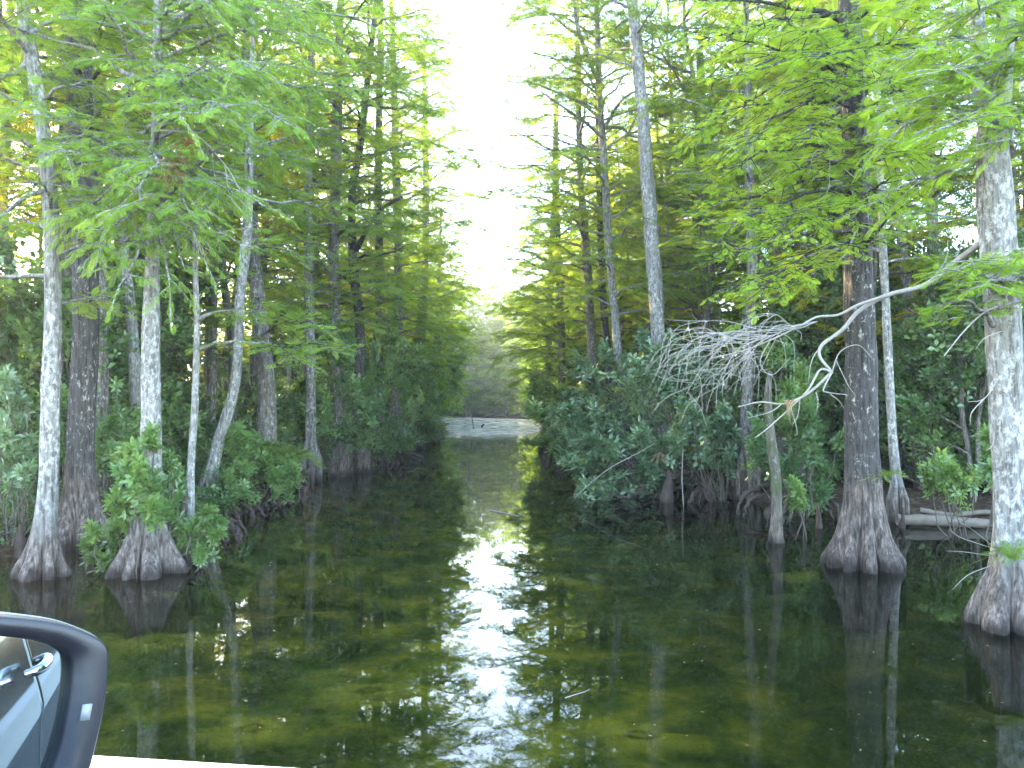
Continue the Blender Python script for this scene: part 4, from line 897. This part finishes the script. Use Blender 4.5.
def algae(label, u, v_, rx, ry, z, seed):
    rg = np.random.default_rng(seed + 70); o = ground_at(u, v_, z); k = 40; V = [(0, 0, 0.)]; T = [0.]; Q = []
    th = np.linspace(0, 6.2832, k, endpoint=False)
    edge = 1 + .25 * np.sin(2 * th + seed) + .15 * np.sin(3 * th + 2 * seed) + .1 * np.sin(7 * th)
    for r in range(1, 7):
        for j in range(k):
            V.append((math.cos(th[j]) * rx * edge[j] * r / 6, math.sin(th[j]) * ry * edge[j] * r / 6, -.06 * (r / 6) ** 2 + rg.normal(0, .002))); T.append(r / 6)
    for r in range(5):
        for j in range(k): Q.append((1 + r * k + j, 1 + r * k + (j + 1) % k, 1 + (r + 1) * k + (j + 1) % k, 1 + (r + 1) * k + j))
    for j in range(0, k, 2): Q.append((0, 1 + j, 1 + (j + 1) % k, 1 + (j + 2) % k))
    tag(link('algae_mat', mesh_np('algae_mat', np.array(V), np.array(Q), tone=T, smooth=True), 'algae', None, o), label, 'algae')
algae('large orange brown algae mat under the water right of the wing mirror', 170, 640, .95, .75, -.28, 1)
algae('small ochre algae mat just off the fluted brown base', 165, 592, .42, .28, -.2, 2)
algae('olive algae mat in the shallows below the fern mound', 330, 570, 1.1, .9, -.35, 3)
algae('mottled algae mat at the bottom of the picture right of the sky reflection', 640, 735, .9, .5, -.4, 4)
algae('yellow algae mat near the white parapet', 250, 728, .9, .45, -.35, 5)
algae('dim algae mat near the leafless snag', 800, 575, .8, .6, -.35, 6)
algae('olive algae mat in the pool between the white parapet and the sky reflection', 370, 690, .9, .6, -.45, 7)
def on_water(pts, z=.012): return [tuple(ground_at(u, v_, z)) for u, v_ in pts]
def stick(label, pts, r, seed=0):
    P = np.array(on_water(pts)); o = P[0].copy(); W = Wood(); W.tube(catmull(P - o, 12), np.linspace(r, r * .4, 12), 6)
    tag(link('floating_twig', W.mesh('floating_twig'), 'dead_wood', None, o), label, 'twig')
stick('curved pale twig floating in the middle of the pool', [(565, 698), (574, 695), (584, 692), (590, 689)], .006)
stick('long thin stick floating where the sky reflection begins', [(490, 510), (505, 513), (519, 516)], .02)
rgf = np.random.default_rng(31)
LV = Leaves(); n = 220
u = rgf.uniform(60, 1010, n); v_ = 425 + 330 * rgf.random(n) ** 1.0
pp = np.array([ground_at(a, b, .006) for a, b in zip(u, v_)]); ok = (pp[:, 0] > xl(pp[:, 1]) + .3) & (pp[:, 0] < xr(pp[:, 1]) - .3) & (pp[:, 1] > 3.2)
pp = pp[ok]; n = len(pp); a = rgf.uniform(0, 6.28, n)
LV.add(pp, np.stack([np.cos(a), np.sin(a), 0 * a], -1), np.tile((0, 0, 1.), (n, 1)) + rgf.normal(0, .12, (n, 3)), rgf.uniform(.02, .05, n) * np.clip(pp[:, 1] / 9, 1, 2.2), rgf.random(n))
tl_ = (np.array([(0, 0, 0), (.5, .22, 0.03), (1, 0, 0), (.5, -.22, .03)], float), np.array([(0, 1, 2, 3)]))
tag(link('floating_leaves', LV.mesh('floating_leaves', tl_), 'dead_leaf'), 'scattered pale leaf flecks floating on the still water', 'floating leaves', kind='stuff')
# reed-like sticks and flotsam where the river turns bright
LVr = Wood()
log('driftwood', 'small dark stump poking from the bright strip of far water', [(482, 428, 92), (482, 426, 92), (484, 424, 92)], .13, 'root', 6)
log('driftwood', 'thin leaning stick in the bright strip of far water', [(474, 430, 85), (472, 418, 86), (471, 408, 87)], .05, 'root', 7)

# ------------------------------------------------------------------ bridge, with its white parapet
A = at(80, 751.5, 2.15); zt = A[2]; B_ = ground_at(340, 767.5, zt); e = norm(B_ - A); nrm = np.array((e[1], -e[0], 0))   # nrm points back to the car
if nrm[1] > 0: nrm = -nrm
ROAD = 1.33
M['white_paint'] = plain('white_painted_concrete', (0.80, 0.80, 0.80), .6, nscale=14, namt=.06, bump=.25)
M['asphalt'] = plain('asphalt', (0.055, 0.055, 0.058), .9, nscale=60, namt=.4, bump=.4)
def prism(name, sec, s0, s1, mat, parent, bevel=.012):
    """section (distance towards the car, z) swept along the bridge"""
    v = []; k = len(sec)
    for s_ in (s0, s1):
        for (d_, z) in sec:
            q = A + e * s_ + nrm * d_; v.append((q[0], q[1], z))
    me = bpy.data.meshes.new(name)
    f = [(i, (i + 1) % k, k + (i + 1) % k, k + i) for i in range(k)] + [tuple(range(k - 1, -1, -1)), tuple(range(k, 2 * k))]
    me.from_pydata(v, [], f); me.validate(); o = link(name, me, mat, parent)
    bm_ = o.modifiers.new('b', 'BEVEL'); bm_.width = bevel; bm_.segments = 2; return o
br = empty('bridge', (0, 0, ROAD)); tag(br, 'low bridge with a white painted parapet beside the car', 'bridge')
br_inv = np.array((0, 0, ROAD))
for nm, sec, mt, bv in (('parapet', [(0, ROAD - .42), (0, zt), (.26, zt), (.26, ROAD + .004)], 'white_paint', .02), ('deck', [(.262, ROAD - .45), (.262, ROAD), (9, ROAD), (9, ROAD - .45)], 'asphalt', .01)):
    o = prism(nm, sec, -14, 18, mt, None, bv); o.parent = br; o.matrix_parent_inverse.identity(); o.location = -br_inv

# ------------------------------------------------------------------ the car's near side with its wing mirror
car = empty('car', (0, .2, ROAD)); tag(car, 'dark blue car whose wing mirror shows its own door handle', 'car')
def carlink(name, me, mat, parent=car):
    o = link(name, me, mat, parent)
    o.location = -np.array((0, .2, ROAD)) if parent is car else (0, 0, 0)
    return o
M['paint'] = plain('blue_car_paint', (0.018, 0.045, 0.058), .25, metal=.35, coat=1.0, nscale=2, namt=.05)
M['chrome'] = plain('chrome_trim', (0.80, 0.82, 0.84), .16, metal=1.0, namt=.02)
M['black_plastic'] = plain('black_plastic', (0.0035, 0.004, 0.008), .4, nscale=80, namt=.3, bump=.05)
M['satin_blue'] = plain('blue_mirror_cap', (0.10, 0.18, 0.25), .3, metal=.2, coat=.6, nscale=4, namt=.04)
M['rubber'] = plain('tyre_rubber', (0.02, 0.02, 0.02), .8)
M['mirror'] = plain('mirror_glass', (0.20, 0.235, 0.24), .0, metal=1.0, namt=0.0)
M['grey_mark'] = plain('grey_mark', (0.22, 0.22, 0.22), .4, namt=.05)
BY = .56
def skin(name, x0, x1, prof, mat, parent=car, thick=.05, nx=24, crease=None):
    """body panel: profile (z, y offset) swept along x"""
    prof = np.array(prof, float); zz = np.linspace(prof[0, 0], prof[-1, 0], 26); yo = np.interp(zz, prof[:, 0], prof[:, 1])
    xx = np.linspace(x0, x1, nx); v = []
    for x in xx:
        for z, y in zip(zz, yo): v.append((x, BY + y - .03 * ((x - .2) / 2) ** 2, z))
    nz = len(zz); v = np.array(v); i = np.arange(nx - 1)[:, None] * nz + np.arange(nz - 1)[None]
    q = np.stack([i, i + nz, i + nz + 1, i + 1], -1).reshape(-1, 4)
    o = carlink(name, mesh_np(name, v, q, smooth=True), mat, parent)
    md = o.modifiers.new('s', 'SOLIDIFY'); md.thickness = thick; md.offset = 1.0
    return o
PROF = [(1.62, -.06), (1.8, -.01), (2.05, .0), (2.30, .02), (2.36, .035), (2.45, .02), (2.62, -.01), (2.70, -.04)]
door = skin('door', -.62, .42, PROF, 'paint'); door2 = skin('door', .426, 1.5, PROF, 'paint')
skin('front_wing', -1.9, -.626, [(1.75, -.03)] + PROF[1:-1], 'paint'); skin('rear_quarter', 1.506, 2.5, PROF, 'paint')
def cbar(name, pts, r, mat, parent, segs=10, squash=None):
    W = Wood(); c = catmull(pts, 18); rr = r if hasattr(r, '__len__') else [r] * 18; W.tube(c, np.interp(np.linspace(0, 1, 18), np.linspace(0, 1, len(rr)), rr), segs)
    return carlink(name, W.mesh(name), mat, parent)
def handle(x, parent):
    h_ = cbar('door_handle', [(x - .10, BY + .02, 2.50), (x - .085, BY + .055, 2.505), (x, BY + .066, 2.51), (x + .085, BY + .055, 2.515), (x + .10, BY + .02, 2.51)], (.012, .015, .016, .015, .012), 'chrome', car)
    return h_
handle(.27, door); handle(1.30, door2)
cbar('belt_trim', [(-.6, BY - .022, 2.715), (.4, BY - .018, 2.718), (1.5, BY - .02, 2.722)], .012, 'chrome', car)
cbar('side_moulding', [(-.55, BY + .006, 1.98), (.4, BY + .006, 1.98), (1.5, BY + .006, 1.98)], .018, 'chrome', car)
for x in (-1.25, 1.95):
    W = Wood(); a = np.linspace(0, 2 * math.pi, 33)
    W.tube(np.stack([x + .27 * np.cos(a), np.full(33, BY - .16), ROAD + .36 + .27 * np.sin(a)], -1), [.09] * 33, 10, cap=False)
    w_ = carlink('wheel', W.mesh('wheel'), 'rubber')
    W = Wood(); W.tube([(x, BY - .2, ROAD + .36), (x, BY - .12, ROAD + .36), (x, BY - .10, ROAD + .36)], [.21, .2, .06], 20)
    r_ = link('rim', W.mesh('rim'), 'chrome', w_)

# mirror: outline given on the plane of the glass
MC = at(0, 705, .80); Ppx = at(48, 705, .80 - .02)
H_ = np.array((.27, BY + .05, 2.50))
nM = norm(norm(CAM - MC) * 1.0 + norm(H_ + np.array((.35, 0, .02)) - MC))
def on_plane(u, v_, off=0.0):
    d = ray(u, v_); t = ((MC + nM * off) - CAM).dot(nM) / d.dot(nM); return CAM + d * t
def smooth_loop(pts, n=72):
    P = np.array(pts, float); k = len(P); Q = np.vstack([P[-2:], P, P[:3]]); out = []
    for s_ in np.linspace(0, k, n, endpoint=False):
        i = int(s_); t = s_ - i; a, b, c, d = Q[i + 1:i + 5]
        out.append(0.5 * ((2 * b) + (-a + c) * t + (2 * a - 5 * b + 4 * c - d) * t * t + (-a + 3 * b - 3 * c + d) * t ** 3))
    return np.array(out)
outer = smooth_loop([(-106, 650), (-90, 624), (-45, 613), (0, 614), (50, 620), (85, 632), (101, 643), (104, 660), (101, 695), (92, 740), (80, 780), (55, 812), (0, 822), (-70, 818), (-102, 790), (-110, 715)])
glass = smooth_loop([(-88, 655), (-70, 640), (-30, 635), (0, 636), (38, 641), (58, 648), (67, 660), (66, 690), (59, 730), (47, 768), (30, 795), (0, 803), (-60, 800), (-84, 780), (-92, 715)])
def loops_mesh(name, loops, cap_last=False, cap_first=False):
    n = len(loops[0]); v = np.vstack(loops); q = []
    for k in range(len(loops) - 1):
        for i in range(n): q.append((k * n + i, k * n + (i + 1) % n, (k + 1) * n + (i + 1) % n, (k + 1) * n + i))
    me = bpy.data.meshes.new(name); f = list(q)
    if cap_last: f.append(tuple(range((len(loops) - 1) * n, len(loops) * n)))
    if cap_first: f.append(tuple(range(n - 1, -1, -1)))
    me.from_pydata(v.tolist(), [], f); me.validate()
    me.polygons.foreach_set('use_smooth', [len(p.vertices) == 4 for p in me.polygons]); return me
cen = outer.mean(0)
def ring(px, off, sc=1.0, shift=(0, 0)):
    return np.array([on_plane(cen[0] + (p[0] - cen[0]) * sc + shift[0], cen[1] + (p[1] - cen[1]) * sc + shift[1], 0) for p in px]) + nM * off
mr = carlink('wing_mirror', loops_mesh('wing_mirror', [ring(glass, -.004), ring(glass, .006, 1.0), ring(glass, .012, 1.03), ring(outer, .016, .95), ring(outer, .012, .985), ring(outer, .0, 1.0), ring(outer, -.022, 1.0)]), 'black_plastic')
sub = lambda name, me, mat: link(name, me, mat, mr)
sub('mirror_cap', loops_mesh('mirror_cap', [ring(outer, .002, 1.003), ring(outer, -.004, 1.022), ring(outer, -.03, 1.025), ring(outer, -.06, .99), ring(outer, -.09, .88), ring(outer, -.108, .65), ring(outer, -.115, .3)], cap_last=True), 'satin_blue')
sub('mirror_glass', loops_mesh('mirror_glass', [ring(glass, -.003, 1.0), ring(glass, -.003, .5)], cap_last=True), 'mirror')
mk = [(75, 703), (84, 702), (81, 718), (72, 719)]
sub('indicator_mark', loops_mesh('indicator_mark', [np.array([on_plane(*p, .0) for p in mk]) + nM * .0145, np.array([on_plane(*p, .0) for p in mk]) + nM * .0175], cap_last=True), 'grey_mark')
arm0 = on_plane(-90, 790) - nM * .04
W = Wood(); W.tube(catmull([arm0, (arm0 + np.array((-.5, BY - .02, 2.66))) / 2, np.array((-.52, BY - .03, 2.64))], 8), [.035] * 8, 10); sub('mirror_arm', W.mesh('mirror_arm'), 'black_plastic')

# ------------------------------------------------------------------ evening air over the river
m, nt, out = new_mat('evening_haze'); vp = nt.nodes.new('ShaderNodeVolumePrincipled')
vp.inputs['Color'].default_value = (.96, .98, .96, 1); vp.inputs['Density'].default_value = 0.0006; vp.inputs['Anisotropy'].default_value = 0.3
L(nt, vp.outputs[0], out.inputs['Volume']); M['haze'] = m
bx = bpy.data.meshes.new('haze'); X0, X1, Y0, Y1, Z0, Z1 = -120, 120, -25, 215, -3.0, 36
bx.from_pydata([(x, y, z) for x in (X0, X1) for y in (Y0, Y1) for z in (Z0, Z1)], [], [(0, 1, 3, 2), (4, 6, 7, 5), (0, 4, 5, 1), (2, 3, 7, 6), (0, 2, 6, 4), (1, 5, 7, 3)])
tag(link('haze', bx, 'haze'), 'thin pale evening haze over the river', 'haze', kind='stuff')

# ------------------------------------------------------------------ light
SUN_EL, SUN_AZ = R(27), R(-42)     # azimuth from +Y, clockwise positive
w = bpy.data.worlds.new('World'); sc.world = w; w.use_nodes = True
nt = w.node_tree; nt.nodes.clear()
sky = nt.nodes.new('ShaderNodeTexSky'); sky.sky_type = 'NISHITA'; sky.sun_disc = False
sky.sun_elevation = SUN_EL; sky.sun_rotation = SUN_AZ; sky.air_density = 1.0; sky.dust_density = 1.0; sky.ozone_density = 1.0
bg = nt.nodes.new('ShaderNodeBackground'); bg.inputs['Strength'].default_value = 0.15
wo = nt.nodes.new('ShaderNodeOutputWorld')
L(nt, sky.outputs[0], bg.inputs['Color']); L(nt, bg.outputs[0], wo.inputs['Surface'])
sun = bpy.data.lights.new('sun', 'SUN'); sun.energy = 3.6; sun.angle = R(.5); sun.color = (1.0, .80, .52)
so = bpy.data.objects.new('sun', sun); COL.objects.link(so)
so.rotation_euler = (-(math.pi / 2 - SUN_EL), 0, -SUN_AZ)
so.location = (-20, 60, 40)

sc.view_settings.view_transform = 'Standard'; sc.view_settings.look = 'None'; sc.view_settings.gamma = 1
sc.view_settings.use_curve_mapping = False
sc.view_settings.exposure = 4.25
sc.view_settings.use_white_balance = True; sc.view_settings.white_balance_temperature = 6450; sc.view_settings.white_balance_tint = 10
c_ = sc.cycles if hasattr(sc, 'cycles') else None
sc.render.engine = 'CYCLES'
c_ = sc.cycles
c_.max_bounces = 8; c_.diffuse_bounces = 4; c_.glossy_bounces = 4; c_.transmission_bounces = 4; c_.transparent_max_bounces = 6
c_.use_denoising = True; c_.use_adaptive_sampling = True; c_.adaptive_threshold = 0.02
c_.sample_clamp_indirect = 6.0; c_.caustics_reflective = False; c_.caustics_refractive = False
